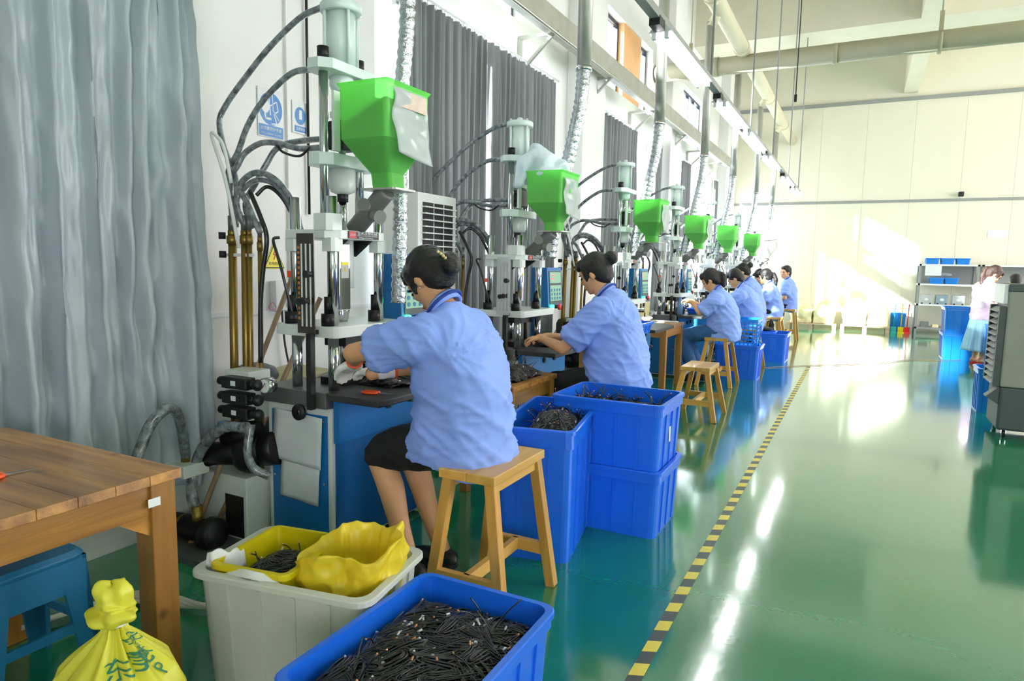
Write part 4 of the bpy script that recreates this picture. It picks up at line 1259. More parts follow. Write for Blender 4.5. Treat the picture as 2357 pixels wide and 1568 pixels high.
# ================================================================ STOOLS, TABLES, CRATES
def stool(loc, rz, label, h=.56, lx=.13, ly=.22, sx=.19, sy=.25, proto={}):
    """seat half sizes lx, ly; foot half spacing sx, sy"""
    R = empty('wooden_stool', (loc[0], loc[1], 0), label, 'stool', 'wooden stools', rz)
    key = (h, lx, ly)
    if key in proto:
        for o in proto[key]:
            c = o.copy(); COL.objects.link(c); c.parent = R
        return R
    out = []
    for s in (-1, 1):
        out.append(MB().box(s * lx / 2 - lx / 2 + .0006, s * lx / 2 + lx / 2 - .0006, -ly, ly, h - .036, h).build('seat_plank', W1, R, bevel=.004))
    for i in (-1, 1):
        for j in (-1, 1):
            out.append(MB().bar((i * sx, j * sy, .0), (i * (lx - .03), j * (ly - .035), h - .036), .042, .042, (0, 1, 0)).build('leg', W1z, R, bevel=.003))
    zr = .16
    fx = sx + (lx - .03 - sx) * zr / (h - .036); fy = sy + (ly - .035 - sy) * zr / (h - .036)
    for j in (-1, 1):
        out.append(MB().bar((-fx, j * fy, zr), (fx, j * fy, zr), .028, .05).build('stretcher', W1x, R, bevel=.002))
    out.append(MB().bar((0, -fy, zr + .0), (0, fy, zr + .0), .028, .05).build('stretcher', W1, R, bevel=.002))
    out.append(MB().bar((-(lx - .03), -(ly - .05), h - .056), (-(lx - .03), (ly - .05), h - .056), .022, .04).build('apron', W1, R))
    out.append(MB().bar(((lx - .03), -(ly - .05), h - .056), ((lx - .03), (ly - .05), h - .056), .022, .04).build('apron', W1, R))
    proto[key] = out
    return R
stool((-1.245, 2.285), .0, 'wooden stool under the woman in the black skirt, nearest the camera', h=.583, lx=.12, sx=.165, sy=.22)
stool((-1.28, 4.06), .0, 'wooden stool under the second seated woman, mostly hidden by the blue crates')
stool((-1.25, 6.18), .0, 'empty wooden stool standing alone in the aisle beyond the stacked crates', h=.475)
stool((-1.42, 8.02), .0, 'wooden stool under the worker in jeans')
stool((-1.32, 9.6), .0, 'wooden stool under the broad man beyond the perforated basket')
stool((-1.26, 12.0), .0, 'wooden stool under the young woman with the sunlit shirt')
stool((-1.2, 13.9), .0, 'high wooden stool under the man turning to look back', h=.6, sx=.17)
stool((-1.42, 10.9), .0, 'wooden stool under the worker hidden behind the broad man')
stool((-1.42, 13.05), .0, 'wooden stool under the worker beyond the young woman')
stool((2.27, 13.6), 0, 'wooden stool hidden behind the air cooler')

def table(loc, lx, ly, h, label, planks, m_top, along='X', t=.03, leg=.06, m_leg=W2z, m_ap=W2y, brace=False, pw=None):
    """corner loc = lowest x, lowest y; planks laid across"""
    R = empty('wooden_table', (loc[0], loc[1], 0), label, 'table')
    n = planks
    for k in range(n):
        if along == 'X':
            b = MB().box(0, lx, ly * k / n + .0005, ly * (k + 1) / n - .0005, h - t, h)
        else:
            b = MB().box(lx * k / n + .0005, lx * (k + 1) / n - .0005, 0, ly, h - t, h)
        b.build('top_plank', m_top, R, bevel=.0015)
    o = .012
    for x in (o, lx - leg - o):
        for y in (o, ly - leg - o):
            MB().box(x, x + leg, y, y + leg, 0, h - t).build('leg', m_leg, R, bevel=.003)
    ah = .09
    for x in (o + .01, lx - o - .035):
        MB().box(x, x + .025, o + leg, ly - o - leg, h - t - ah, h - t).build('apron', m_ap, R)
    for y in (o + .01, ly - o - .035):
        MB().box(o + leg, lx - o - leg, y, y + .025, h - t - ah, h - t).build('apron', W2, R)
    if brace:
        for y, d in ((ly - o - leg, -1), (o + leg, 1)):
            MB().prism([(lx - o - .032, y, h - t - ah - .06), (lx - o - .032, y, h - t - ah), (lx - o - .032, y + d * .09, h - t - ah)], (.02, 0, 0)).build('corner_block', m_ap, R)
    return R
tb = table((-2.62, .18), .92, 1.06, .75, 'brown pine table with worn knotty top at the left foreground', 11, W2, 'X', t=.028, leg=.075, brace=True)
for y, z in ((.98, .67), (.47, .665)):
    MB().box(.909, .9105, y - .018, y + .018, z - .012, z + .012).build('paper_scrap', M_paper, tb)
def scissors(loc, rz, label):
    R = empty('scissors', loc, label, 'scissors', 'orange handled thread scissors', rz)
    for s in (1, -1):
        h = MB(); h.tube([(-.03 + .035 * math.cos(a), s * .012 + .011 * math.sin(a), .006) for a in [2 * PI * i / 20 for i in range(20)]], .0055, 8, closed=True)
        h.build('handle', M_orange, R)
        MB().prism([(0, s * .008, .004), (.02, s * .006, .004), (.085, s * .001, .004), (.02, s * .001, .004)], (0, 0, .002)).build('blade', M_steel, R)
    return R
scissors((-2.035, .94, .75), 1.4, 'scissors with orange-red handles lying on the pine table at the left edge')
scissors((-1.87, 2.335, .767), .15, 'scissors with bright orange handles on the black board of the nearest machine')

def crate(loc, lx, ly, h, label, m=M_crate, rz=0.0, taper=.93, rimw=.014, group=None, name='plastic_crate', rimh=.07, ribs=True, cat='crate', r=.035, lift=0, step=True):
    """open crate centred on loc; lx, ly outer size over the rim"""
    R = empty(name, (loc[0], loc[1], lift), label, cat, group, rz)
    X, Y = lx / 2, ly / 2
    bx, by = (X - rimw) * taper, (Y - rimw) * taper
    tx, ty = X - rimw, Y - rimw
    w = .006
    rr = lambda a, b, z, q=r: rrect(0, 0, a, b, q, z)
    k = (h - rimh) / h
    mx, my = bx + (tx - bx) * k, by + (ty - by) * k
    b = MB()
    b.ringloft([rr(bx, by, 0), rr(mx, my, h - rimh), rr(mx + .008, my + .008, h - rimh + .002), rr(tx + .004, ty + .004, h - .008), rr(tx - w, ty - w, h - .006),
                rr(mx - w, my - w, h - rimh), rr(bx - w, by - w, .012)], smooth=False)
    b.build('body', m, R)
    q = MB()
    q.ringloft([rr(tx + .002, ty + .002, h - .02, r + .006), rr(X, Y, h - .018, r + .008), rr(X, Y, h - .003, r + .008), rr(X - .004, Y - .004, h, r + .006), rr(tx - w - .002, ty - w - .002, h, r), rr(tx - w - .002, ty - w - .002, h - .02, r)],
               cap=False, smooth=False, closed=True)
    q.build('rim', m, R)
    if ribs:
        g = []
        def side(n, axis):
            for i in range(n):
                f = -1 + 2 * (i + .5) / n
                f *= .82
                for s in (1, -1):
                    if axis == 'x':
                        p0 = (f * bx, s * (by), .012); p1 = (f * mx, s * (my + .001), h - rimh)
                        MB().bar(p0, p1, .012, .012, (0, 1, 0)).build('rib', m, R)
                    else:
                        p0 = (s * (bx), f * by, .012); p1 = (s * (mx + .001), f * my, h - rimh)
                        MB().bar(p0, p1, .012, .012, (1, 0, 0)).build('rib', m, R)
        side(max(2, int(lx / .13)), 'x'); side(max(2, int(ly / .13)), 'y')
    return R

# ---------------------------------------------------------------- loose cables
def cable_pile(name, loc, hx, hy, z, dome, n, label, rz=0.0, hank=.12, r=.0026, tips=60, seed=0, round_=False, stray=12, parent=None, edge=0.0):
    rnd = random.Random(seed)
    m = MB(); tp = MB(); cu = MB()
    def height(x, y):
        e = max(0, 1 - (x / hx) ** 2) * max(0, 1 - (y / hy) ** 2)
        return z + dome * e ** .5 + .012 * mnoise.noise(V(x * 9, y * 9, seed))
    # heap under the loose hanks
    m.grid(lambda u, v: (lambda x, y: (x, y, height(x, y) - .018 + .008 * mnoise.noise(V(x * 60, y * 60, seed))))((2 * u - 1) * hx, (2 * v - 1) * hy), 40, 40)
    for i in range(n):
        x, y = rnd.uniform(-1, 1) * hx * .9, rnd.uniform(-1, 1) * hy * .9
        if round_ and (x / hx) ** 2 + (y / hy) ** 2 > .85: continue
        a = rnd.gauss(.7, .5) if rnd.random() < .75 else rnd.uniform(0, PI)
        L = hank * rnd.uniform(.65, 1.15); W = rnd.uniform(.012, .03)
        ca, sa = math.cos(a), math.sin(a)
        z0 = rnd.uniform(-.004, .012)
        tilt = rnd.gauss(0, .05)
        loops = rnd.choice((3, 4, 4, 5))
        pts = []
        for k in range(loops * 16 + 1):
            q = 2 * PI * k / 16
            li = k / 16
            cq, sq = math.cos(q), math.sin(q)
            u = math.copysign(abs(cq) ** .75, cq) * L / 2 * (1 - .05 * li) + .004 * math.sin(li * 2 + i)
            v = math.copysign(abs(sq) ** .65, sq) * W * (1 - .17 * li) * (1 + .25 * cq) + .12 * u * math.sin(i) * u / L * 3
            px, py = x + u * ca - v * sa, y + u * sa + v * ca
            px = max(-hx * .97, min(hx * .97, px)); py = max(-hy * .97, min(hy * .97, py))
            pts.append((px, py, height(px, py) + z0 + tilt * u + .002 * math.sin(q * 1.5 + i) + .0012 * li))
        m.tube(pts, r, 5)
        e = Vector(pts[-1]); d = (Vector(pts[-1]) - Vector(pts[-2])).normalized()
        if i < tips:
            (tp if i % 3 else cu).cyl(e, e + d * .013 + V(0, 0, .003), r * 1.3, n=6)
            if i % 3 == 1: tp.cbox(e + d * .016 + V(0, 0, .004), .007, .006, .005)
    for i in range(stray):
        a = rnd.uniform(0, 2 * PI)
        x, y = hx * .8 * math.cos(a), hy * .8 * math.sin(a)
        L = rnd.uniform(.05, .13); b = rnd.uniform(0, 2 * PI); el = rnd.uniform(.2, 1.1)
        p0 = V(x, y, height(x, y)); p1 = p0 + V(math.cos(b) * math.cos(el), math.sin(b) * math.cos(el), math.sin(el)) * L
        p1.x = max(-hx, min(hx, p1.x)); p1.y = max(-hy, min(hy, p1.y))
        m.tube(catmull([p0, p0.lerp(p1, .5) + V(0, 0, .01), p1], 4), r * .9, 5)
        if i % 2: cu.cyl(p1, p1 + (p1 - p0).normalized() * .007, r, n=5)
    R = m.build(name, M_cable, parent, kind='stuff', label=label, cat='cables', loc=loc)
    R.rotation_euler = (0, 0, rz)
    if tp.v: tp.build('connector_tips', M_tip, R, kind='stuff')
    if cu.v: cu.build('copper_ends', M_copper, R, kind='stuff')
    return R

# front blue crate full of cables
crate((-.955, 1.40), .475, .66, .36, 'blue plastic crate brim-full of black cables at the bottom centre foreground', rimh=.05, r=.04)
cable_pile('cable_pile', (-.955, 1.40, 0), .2, .285, .275, .05, 300, 'heap of black looped cables with silver connectors in the foreground blue crate', seed=2, tips=120, r=.0025, hank=.17, stray=26)
# milky white bin
rzb = .17
bin_c = (-1.53, 1.575)
crate(bin_c, .64, .41, .38, 'milky white plastic bin holding a yellow tray and a yellow bag', M_binwhite, rzb, name='storage_bin', cat='bin', rimh=.03, r=.045, rimw=.02, taper=.92)
def inbin(x, y):
    return (bin_c[0] + x * math.cos(rzb) - y * math.sin(rzb), bin_c[1] + x * math.sin(rzb) + y * math.cos(rzb))
tx, ty = inbin(-.12, .0)
crate((tx, ty), .29, .34, .13, 'yellow plastic tray of black cables sitting in the milky bin', M_yellow, rzb, name='yellow_tray', cat='tray', rimh=.02, r=.02, ribs=False, lift=.27, rimw=.01)
cable_pile('cable_pile', (tx + .01, ty, .0), .105, .125, .30, .055, 90, 'tangled black cables piled in the yellow tray', rz=rzb, seed=5, hank=.1, tips=16, stray=8)
# open yellow bag in the bin
def bag_open(loc, rz):
    rnd = random.Random(4)
    def crease(x, y, z):
        return mnoise.voronoi(V(x, y, z))[0][0] - .35
    def rad(a, t):
        base = (.08 + .05 * t) * (1 + .14 * math.sin(2 * a + .5) + .08 * math.sin(3 * a + 1.2 + 2 * t))
        return base + .055 * crease(math.cos(a) * 1.5 + 3, math.sin(a) * 1.5, t * 2.2) + .026 * crease(math.cos(a) * 3.4, math.sin(a) * 3.4 + 7, t * 5)
    def fn(u, v):
        a = 2 * PI * u
        lip = .31 + .035 * math.sin(a + .9) + .022 * math.sin(3 * a + .7) + .03 * crease(math.cos(a) * 2.2, math.sin(a) * 2.2, 5)
        # outside up to the rolled lip, then down inside
        if v < .6:
            t = v / .6
            r = rad(a, t) + .022 * math.sin(PI * t)
            z = .05 + (lip - .05) * t
            z += .014 * crease(math.cos(a) * 2.5, math.sin(a) * 2.5, t * 4 + 2) * math.sin(PI * t)
        else:
            t = (v - .6) / .4
            r = rad(a, 1) * (1 - .5 * t) - .01 * math.sin(PI * min(1, t * 2)) + .012 * crease(math.cos(a) * 3, math.sin(a) * 3, t * 4 + 9) * t
            z = lip + .008 * math.sin(PI * min(1, t * 4)) - .21 * t
        return (r * 1.06 * math.cos(a), r * .95 * math.sin(a), z)
    o = MB().grid(fn, 120, 54).build('yellow_bag', M_yfilm, label='open crumpled yellow bag standing in the right half of the milky bin', cat='bag', loc=loc)
    o.rotation_euler = (0, 0, rz)
    fl = MB()
    for x, y, a in ((-.09, -.1, .3), (.02, -.13, 1.1), (.11, -.11, .6), (-.12, .02, 2.0)):
        fl.grid(lambda u, v: (x + (u - .5) * .1 * math.cos(a) + .02 * math.sin(v * 4), y + (u - .5) * .1 * math.sin(a) + .01 * math.sin(u * 6), .06 + .07 * v + .02 * math.sin(u * 7 + a * 4)), 10, 8)
    fl.build('bag_fold', M_yfilm, o)
    return o
bx, by = inbin(.15, .01)
bag_open((bx, by, .15), rzb)
fx_, fy_ = inbin(-.27, -.1)
MB().grid(lambda u, v: (.035 * (u - .5) + .02 * math.sin(v * 3), -.05 + .13 * v, .0 + .1 * math.sin(PI * u) * (1 - .4 * v) + .008 * math.sin(v * 14 + u * 9)), 12, 14).build(
    'white_sheet', M_paper, solid=.002, label='crumpled white plastic sheet tucked between the yellow tray and the bin wall', cat='sheet', loc=(fx_, fy_, .33))
fx_, fy_ = inbin(-.1, -.172)
o_ = MB().grid(lambda u, v: (-.1 + .2 * u, -.012 + .024 * v + .006 * math.sin(u * 9), .02 * math.sin(PI * v) + .03 * math.sin(PI * u)), 16, 8).build(
    'white_sheet', M_paper, solid=.002, label='white film folded over the front edge of the yellow tray', cat='sheet', loc=(fx_, fy_, .355))
o_.rotation_euler = (0, 0, rzb)

# blue crates by the first stool
crate((-1.325, 3.03), .38, .76, .62, 'tall blue crate with a heap of black wires, right behind the first stool', rz=.19, rimh=.085, taper=.95)
cable_pile('cable_pile', (-1.30, 3.04, 0), .13, .25, .50, .11, 150, 'heap of loose black wire ends on top of the tall blue crate', rz=.19, seed=8, hank=.13, tips=30, stray=46)
crate((-1.1, 3.395), .60, .47, .345, 'blue crate at the bottom of the two-crate stack beside the aisle', rimh=.06, taper=.95)
crate((-1.1, 3.395), .60, .47, .345, 'blue crate on top of the two-crate stack, black wires sticking out', rimh=.06, taper=.95, lift=.336)
MB().box(-.8195, -.818, 3.36, 3.4, .46, .54).build('crate_tag', M_paper, label='small white card on the end of the upper blue crate', cat='card')
cable_pile('cable_pile', (-1.1, 3.395, 0), .26, .19, .60, .0, 80, 'thin black wires poking up from the upper crate of the stack', seed=11, hank=.12, tips=10, stray=80)
# far crates
def hollow_basket(loc, lx, ly, h, z, label):
    R = empty('perforated_basket', (loc[0], loc[1], z), label, 'basket')
    t = .005
    def wall(p0, ux, L, nrm, tap):
        nx = max(4, int(L / .046)); nz = int(h / .046)
        m = MB()
        for i in range(nx + 1):
            f = i / nx
            a = V(*p0) + V(*ux) * L * f
            m.bar(a - V(*nrm) * tap, a + V(0, 0, h), .012, t, nrm)
        for k in range(nz + 1):
            f = k / nz
            a = V(*p0) + V(0, 0, h * f) - V(*nrm) * tap * (1 - f)
            m.bar(a, a + V(*ux) * L, t, .012)
        m.build('lattice_side', M_crate2, R, kind='stuff')
    X, Y = lx / 2, ly / 2
    wall((-X, -Y, 0), (1, 0, 0), lx, (0, -1, 0), .03); wall((-X, Y, 0), (1, 0, 0), lx, (0, 1, 0), .03)
    wall((-X, -Y, 0), (0, 1, 0), ly, (-1, 0, 0), .03); wall((X, -Y, 0), (0, 1, 0), ly, (1, 0, 0), .03)
    MB().ringloft([rrect(0, 0, X, Y, .03, h - .035), rrect(0, 0, X + .012, Y + .012, .03, h - .03), rrect(0, 0, X + .012, Y + .012, .03, h), rrect(0, 0, X - .006, Y - .006, .03, h), rrect(0, 0, X - .006, Y - .006, .03, h - .035)], cap=False, closed=True, smooth=False).build('rim', M_crate2, R)
    MB().box(-X + .03, X - .03, -Y + .03, Y - .03, 0, .006).build('base', M_crate2, R)
    return R
crate((-1.3, 8.72), .56, .42, .42, 'blue crate under the perforated basket, farther down the row', rimh=.05)
hollow_basket((-1.37, 8.74), .58, .40, .33, .4, 'light blue perforated basket standing on a blue crate')
crate((-1.13, 10.62), .50, .60, .42, 'far blue crate beside the aisle, in front of the young woman', rimh=.05)
crate((-1.22, 10.5), .34, .3, .1, 'shallow blue tray lying in the far blue crate', rimh=.03, ribs=False, lift=.34, name='blue_tray', cat='tray')
sh_ = MB(); sh_.ell((0, 0, .03), (.12, .045, .035), 14, 8)
for i, y in enumerate((-.05, .06)):
    e = MB(); e.ell((0, 0, .035), (.11, .042, .03), 14, 8).ell((-.05, 0, .06), (.05, .038, .03), 12, 8)
    o_ = e.build('shoe', M_black, label='black shoe resting on the far blue tray, ' + ('nearer one' if i == 0 else 'farther one'), cat='shoe', group='black shoes', loc=(-1.22, 10.5 + y, .435))

# side tables between the machines
t1 = table((-2.05, 3.3), .36, .62, .66, 'small wooden side table with a bundle of cables behind the first worker', 4, W2, 'Y', leg=.05)
cable_pile('cable_pile', (-1.85, 3.62, .0), .11, .2, .66, .06, 100, 'bundle of black cables on the small side table', seed=14, hank=.2, tips=20, stray=30)
t2 = table((-2.08, 5.24), .36, .85, .66, 'small wooden side table with blue bins behind the second worker', 4, W2, 'Y', leg=.05)
crate((-1.86, 5.72), .24, .19, .09, 'small blue bin on the side table behind the second worker, nearer one', lift=.662, rimh=.02, ribs=True, name='small_bin', cat='bin', r=.015)
crate((-1.86, 5.95), .24, .19, .09, 'small blue bin on the side table behind the second worker, farther one', lift=.662, rimh=.02, ribs=True, name='small_bin', cat='bin', r=.015)
t3 = table((-2.5, 7.02), .72, .78, .72, 'wooden work table with gloves and tools between the third and fourth machines', 6, W2, 'X', leg=.065)
crate((-1.93, 5.86), .55, .42, .1, 'wide shallow blue tray resting on two small blue bins behind the second worker', lift=.753, rimh=.03, name='blue_tray', cat='tray', r=.02)
gl = MB()
rnd = random.Random(3)
for k in range(9):
    gl.ell((rnd.uniform(-.12, .12), rnd.uniform(-.1, .1), .025 + rnd.uniform(0, .02)), (rnd.uniform(.05, .08), rnd.uniform(.025, .04), .022), 12, 8, Matrix.Rotation(rnd.uniform(0, 3), 3, 'Z'))
gm = remeshed(gl, 'glove_pile', .01, 2, lambda p, q: .008 * mnoise.noise(p * 22)); gm.materials.append(M_glove)
link('glove_pile', gm, label='pile of white cotton gloves on the work table', cat='gloves', loc=(-2.24, 7.62, .722))
MB().box(-.09, .09, -.03, .03, 0, .03).box(-.1, -.09, -.02, .02, 0, .03).build('tool_bar', M_blacksteel, label='black clamp bar lying behind the white gloves', cat='tool', loc=(-2.36, 7.72, .722), bevel=.003)
MB().box(-.15, .15, -.03, .03, 0, .012).build('steel_rule', M_white_plastic, label='pale flat bar on the front of the work table', cat='bar', loc=(-1.98, 7.68, .722))
fb = MB(); fb.box(-.0, .012, -.09, .09, 0, .22).box(-.08, .012, -.09, -.08, 0, .1)
fb.build('sheet_metal_stop', M_creamsteel, label='upright sheet metal plate on the work table next to the fourth machine', cat='plate', loc=(-2.2, 7.68, .722))
bt = MB(); bt.lathe((0, 0, 0), [(.035, 0), (.036, .16), (.014, .2), (.014, .22)], 18)
bo = bt.build('spray_bottle', mat('bottle_blue', (120, 160, 206), rough=.35), label='pale blue bottle with a red cap on the fourth machine board', cat='bottle', loc=(-1.95, 8.25, .77))
MB().cyl((0, 0, .22), (0, 0, .25), .016, n=12).build('cap', M_red, bo)
crate((-1.78, 8.68), .34, .26, .07, 'flat blue tray on the board in front of the worker in jeans', lift=.77, rimh=.02, ribs=False, name='blue_tray', cat='tray', r=.02)

# blue plastic stool under the table
bs = empty('plastic_stool', (-2.28, 1.06, 0), 'worn blue plastic stool tucked under the pine table', 'stool')
top = MB(); top.ringloft([rrect(0, 0, .15, .15, .04, .40), rrect(0, 0, .155, .155, .045, .415), rrect(0, 0, .14, .14, .04, .43)], smooth=False)
top.build('seat', M_stoolblue, bs, bevel=.004)
for sx in (-1, 1):
    for sy in (-1, 1):
        MB().prism([(sx * .17, sy * .17, 0), (sx * .17, sy * .125, 0), (sx * .148, sy * .07, .36), (sx * .148, sy * .148, .40)], (-sx * .015, 0, 0)).build('leg', M_stoolblue, bs)
        MB().prism([(sx * .17, sy * .17, 0), (sx * .125, sy * .17, 0), (sx * .07, sy * .148, .36), (sx * .148, sy * .148, .40)], (0, -sy * .015, 0)).build('leg', M_stoolblue, bs)
for a in range(4):
    rot = Matrix.Rotation(a * PI / 2, 3, 'Z')
    k = MB(); k.prism([rot @ V(.150, -.15, .30), rot @ V(.150, .15, .30), rot @ V(.148, .148, .41), rot @ V(.148, -.148, .41)], rot @ V(-.012, 0, 0))
    k.prism([rot @ V(.158, -.14, .17), rot @ V(.158, .14, .17), rot @ V(.156, .14, .2), rot @ V(.156, -.14, .2)], rot @ V(-.012, 0, 0))
    k.build('side_panel', M_stoolblue, bs)

# tied yellow sack
def sack(loc):
    def fn(u, v):
        a = 2 * PI * u
        pl = math.sin(a * 11 + .8 * math.sin(3 * a)) * .55 + math.sin(a * 17 + 1.3) * .3
        if v < .74:
            t = v / .74                      # bottom to neck
            prof = [(0, .02), (.14, .0), (.165, .06), (.175, .12), (.16, .19), (.125, .245), (.07, .285), (.028, .315), (.022, .33)]
            f = t * (len(prof) - 1); i = min(int(f), len(prof) - 2); w = f - i
            w2 = w * w * (3 - 2 * w) if False else w
            r = prof[i][0] * (1 - w2) + prof[i + 1][0] * w2; z = prof[i][1] * (1 - w2) + prof[i + 1][1] * w2
            g = max(0, (t - .45) / .55)
            r += pl * .018 * math.sin(PI * min(1, g * 1.0)) + .006 * mnoise.noise(V(math.cos(a) * 4, math.sin(a) * 4, t * 6))
            if t > .9: r += pl * .003
        else:
            t = (v - .74) / .26              # ruffled head above the tie
            prof = [(.022, .33), (.05, .345), (.058, .36), (.034, .37), (.042, .382), (.036, .392), (.040, .42), (.03, .44), (.004, .438)]
            f = t * (len(prof) - 1); i = min(int(f), len(prof) - 2); w = f - i
            r = prof[i][0] * (1 - w) + prof[i + 1][0] * w; z = prof[i][1] * (1 - w) + prof[i + 1][1] * w
            r *= 1 + .16 * math.sin(3 * a + t * 9) + .07 * math.sin(7 * a + 4 * t)
            z += .007 * math.sin(2 * a + t * 7)
        z = z * 1.39 if z < .33 else .4587 + (z - .33) * .95
        return (r * 1.08 * math.cos(a), r * .93 * math.sin(a), z)
    o = MB().grid(fn, 190, 100).build('tied_sack', M_ysack, label='yellow-green tied plastic sack with green Chinese lettering beside the pine table leg', cat='bag', loc=loc)
    MB().tube([(.03 * math.cos(a), .028 * math.sin(a), .332) for a in [2 * PI * i / 16 for i in range(16)]], .004, 8, closed=True).build('tie', M_paper, o, loc=(0, 0, .13))
    # print wrapped on the slope
    mtxt = mat('sack_print_green', (44, 128, 104), rough=.5)
    def wrap(body, size, a0, v0, roll):
        me = text_mesh(body, size, 0)
        q0 = V(*fn(a0 / (2 * PI) % 1.0, v0)); ru = math.hypot(q0.x, q0.y)
        lv = (V(*fn(a0 / (2 * PI) % 1.0, v0 + .04)) - V(*fn(a0 / (2 * PI) % 1.0, v0 - .04))).length / .08
        bm = bmesh.new(); bm.from_mesh(me)
        for _ in range(3):
            bmesh.ops.triangulate(bm, faces=bm.faces)
            lg = [e for e in bm.edges if e.calc_length() > .0045]
            if lg: bmesh.ops.subdivide_edges(bm, edges=lg, cuts=1)
        bmesh.ops.triangulate(bm, faces=bm.faces)
        bm.to_mesh(me); bm.free()
        for p in me.vertices:
            x, y = p.co.x * math.cos(roll) - p.co.y * math.sin(roll), p.co.x * math.sin(roll) + p.co.y * math.cos(roll)
            u = (a0 + x / ru) / (2 * PI) % 1.0
            v = v0 + y / lv
            q = V(*fn(u, v)); e = .002
            d1 = V(*fn((u + e) % 1, v)) - q; d2 = V(*fn(u, v + e)) - q
            n = d1.cross(d2).normalized()
            if n.x * q.x + n.y * q.y < 0: n = -n
            p.co = q + n * .003
        me.materials.append(mtxt)
        link('lettering', me, o)
    wrap('东莞', .062, -.22, .53, .15)
    wrap('联', .044, .30, .55, .25)
    wrap('安', .04, .42, .61, .4)
    wrap('P', .05, .42, .48, .5)
    return o
sack((-1.565, .945, 0))

# cable heap and small things on the nearest machine's board
cable_pile('cable_pile', (-1.98, 2.66, 0), .14, .2, .765, .03, 70, 'black cables spread on the work board in front of the nearest machine', seed=21, hank=.16, tips=24, stray=20)
cable_pile('cable_pile', (-2.0, 4.42, 0), .08, .1, .765, .02, 25, 'few black cables under the platen of the second machine', seed=22, hank=.1, tips=6, stray=8)
# papers on the cabinet side, held by a ring magnet
def sheet(x0, x1, z0, z1, y, label, seed):
    MB().grid(lambda u, v: (x0 + (x1 - x0) * u + .012 * (v - .5), y - .004 - .003 * mnoise.noise(V(u * 3 + seed, v * 3, 1)), z0 + (z1 - z0) * v - .018 * (u - .5)), 10, 10).build(
        'paper_sheet', M_paperdirty, solid=.0012, label=label, cat='paper', group='papers on the cabinet side')
sheet(-2.40, -2.105, .415, .655, 2.24, 'worn white paper sheet held by the black ring magnet on the blue cabinet side', 1)
sheet(-2.36, -2.125, .24, .44, 2.243, 'smaller white paper hanging below the magnet sheet on the blue cabinet side', 5)
mg = MB(); mg.lathe((-2.22, 2.232, .665), [(.014, 0), (.036, 0), (.036, -.018), (.014, -.018)], 24, axis='Y', cap=False)
mg.build('ring_magnet', M_black, label='black ring magnet pinning paper to the nearest cabinet', cat='magnet', loc=(0, -.004, 0))
# plastic document sleeves hanging on the hoppers
def sleeve(loc, w, h, label, seed, sag=.03):
    def fn(u, v):
        return (.006 + sag * v * v + .012 * mnoise.noise(V(u * 3 + seed, v * 4, 2)) + .006 * math.sin(v * 9 + u * 4), w * u + .02 * v * mnoise.noise(V(v * 3, seed, 0)), -h * v - .03 * u * v)
    return MB().grid(fn, 14, 18).build('document_sleeve', M_film, label=label, cat='sleeve', group='plastic sleeves on the hoppers', loc=loc, solid=.0012)
s1 = sleeve((-1.783, 2.33, 2.075), .25, .27, 'clear plastic document sleeve sagging from the nearest green hopper', 1)
MB().box(.008, .0095, .02, .24, -.075, -.005).build('printed_strip', mat('faded_print', (206, 186, 170), rough=.7, var=.12, vscale=30), s1)
MB().box(.0096, .0105, .03, .08, -.03, -.018).build('red_mark', M_signred, s1)
sleeve((-1.783, 4.16, 1.925), .25, .24, 'clear plastic sleeve hanging on the second hopper', 4, .015)
sleeve((-1.683, 6.23, 1.925), .25, .24, 'clear plastic sleeve hanging on the third hopper', 6, .015)
sleeve((-1.683, 8.28, 1.925), .25, .24, 'clear plastic sleeve hanging on the fourth hopper', 9, .015)
# pale sack stuffed in the second hopper
sk = MB()
sk.ell((0, 0, -.005), (.125, .14, .05), 20, 12)
sk.tube(catmull([(-.01, .0, .0), (-.05, -.02, .08), (-.085, -.035, .15), (-.10, -.04, .2)], 5), [.1, .1, .1, .1, .098, .09, .085, .08, .075, .07, .062, .055, .048, .04, .034, .028], 20)
sk.tube(catmull([(-.07, -.06, .12), (-.13, -.1, .06), (-.155, -.13, -.03), (-.15, -.14, -.09)], 5), [.05] * 8 + [.045, .042, .04, .036, .03, .028, .026, .02], 14)
sk.ell((.06, .03, .04), (.07, .09, .05), 18, 10)
skm = remeshed(sk, 'pellet_sack', .009, 2, lambda p, q: .034 * (mnoise.voronoi(V(p.x * 9, p.y * 7, p.z * 9))[0][0] - .4) + .012 * (mnoise.voronoi(V(p.x * 20, p.y * 20, p.z * 12))[0][0] - .35))
skm.materials.append(mat('pale_sack_film', (226, 240, 248), rough=.4, var=.05, translucent=.25))
sko = link('pellet_sack', skm, label='pale blue-white plastic sack stuffed into the second hopper', cat='bag', loc=(-1.94, 4.27, 1.96))
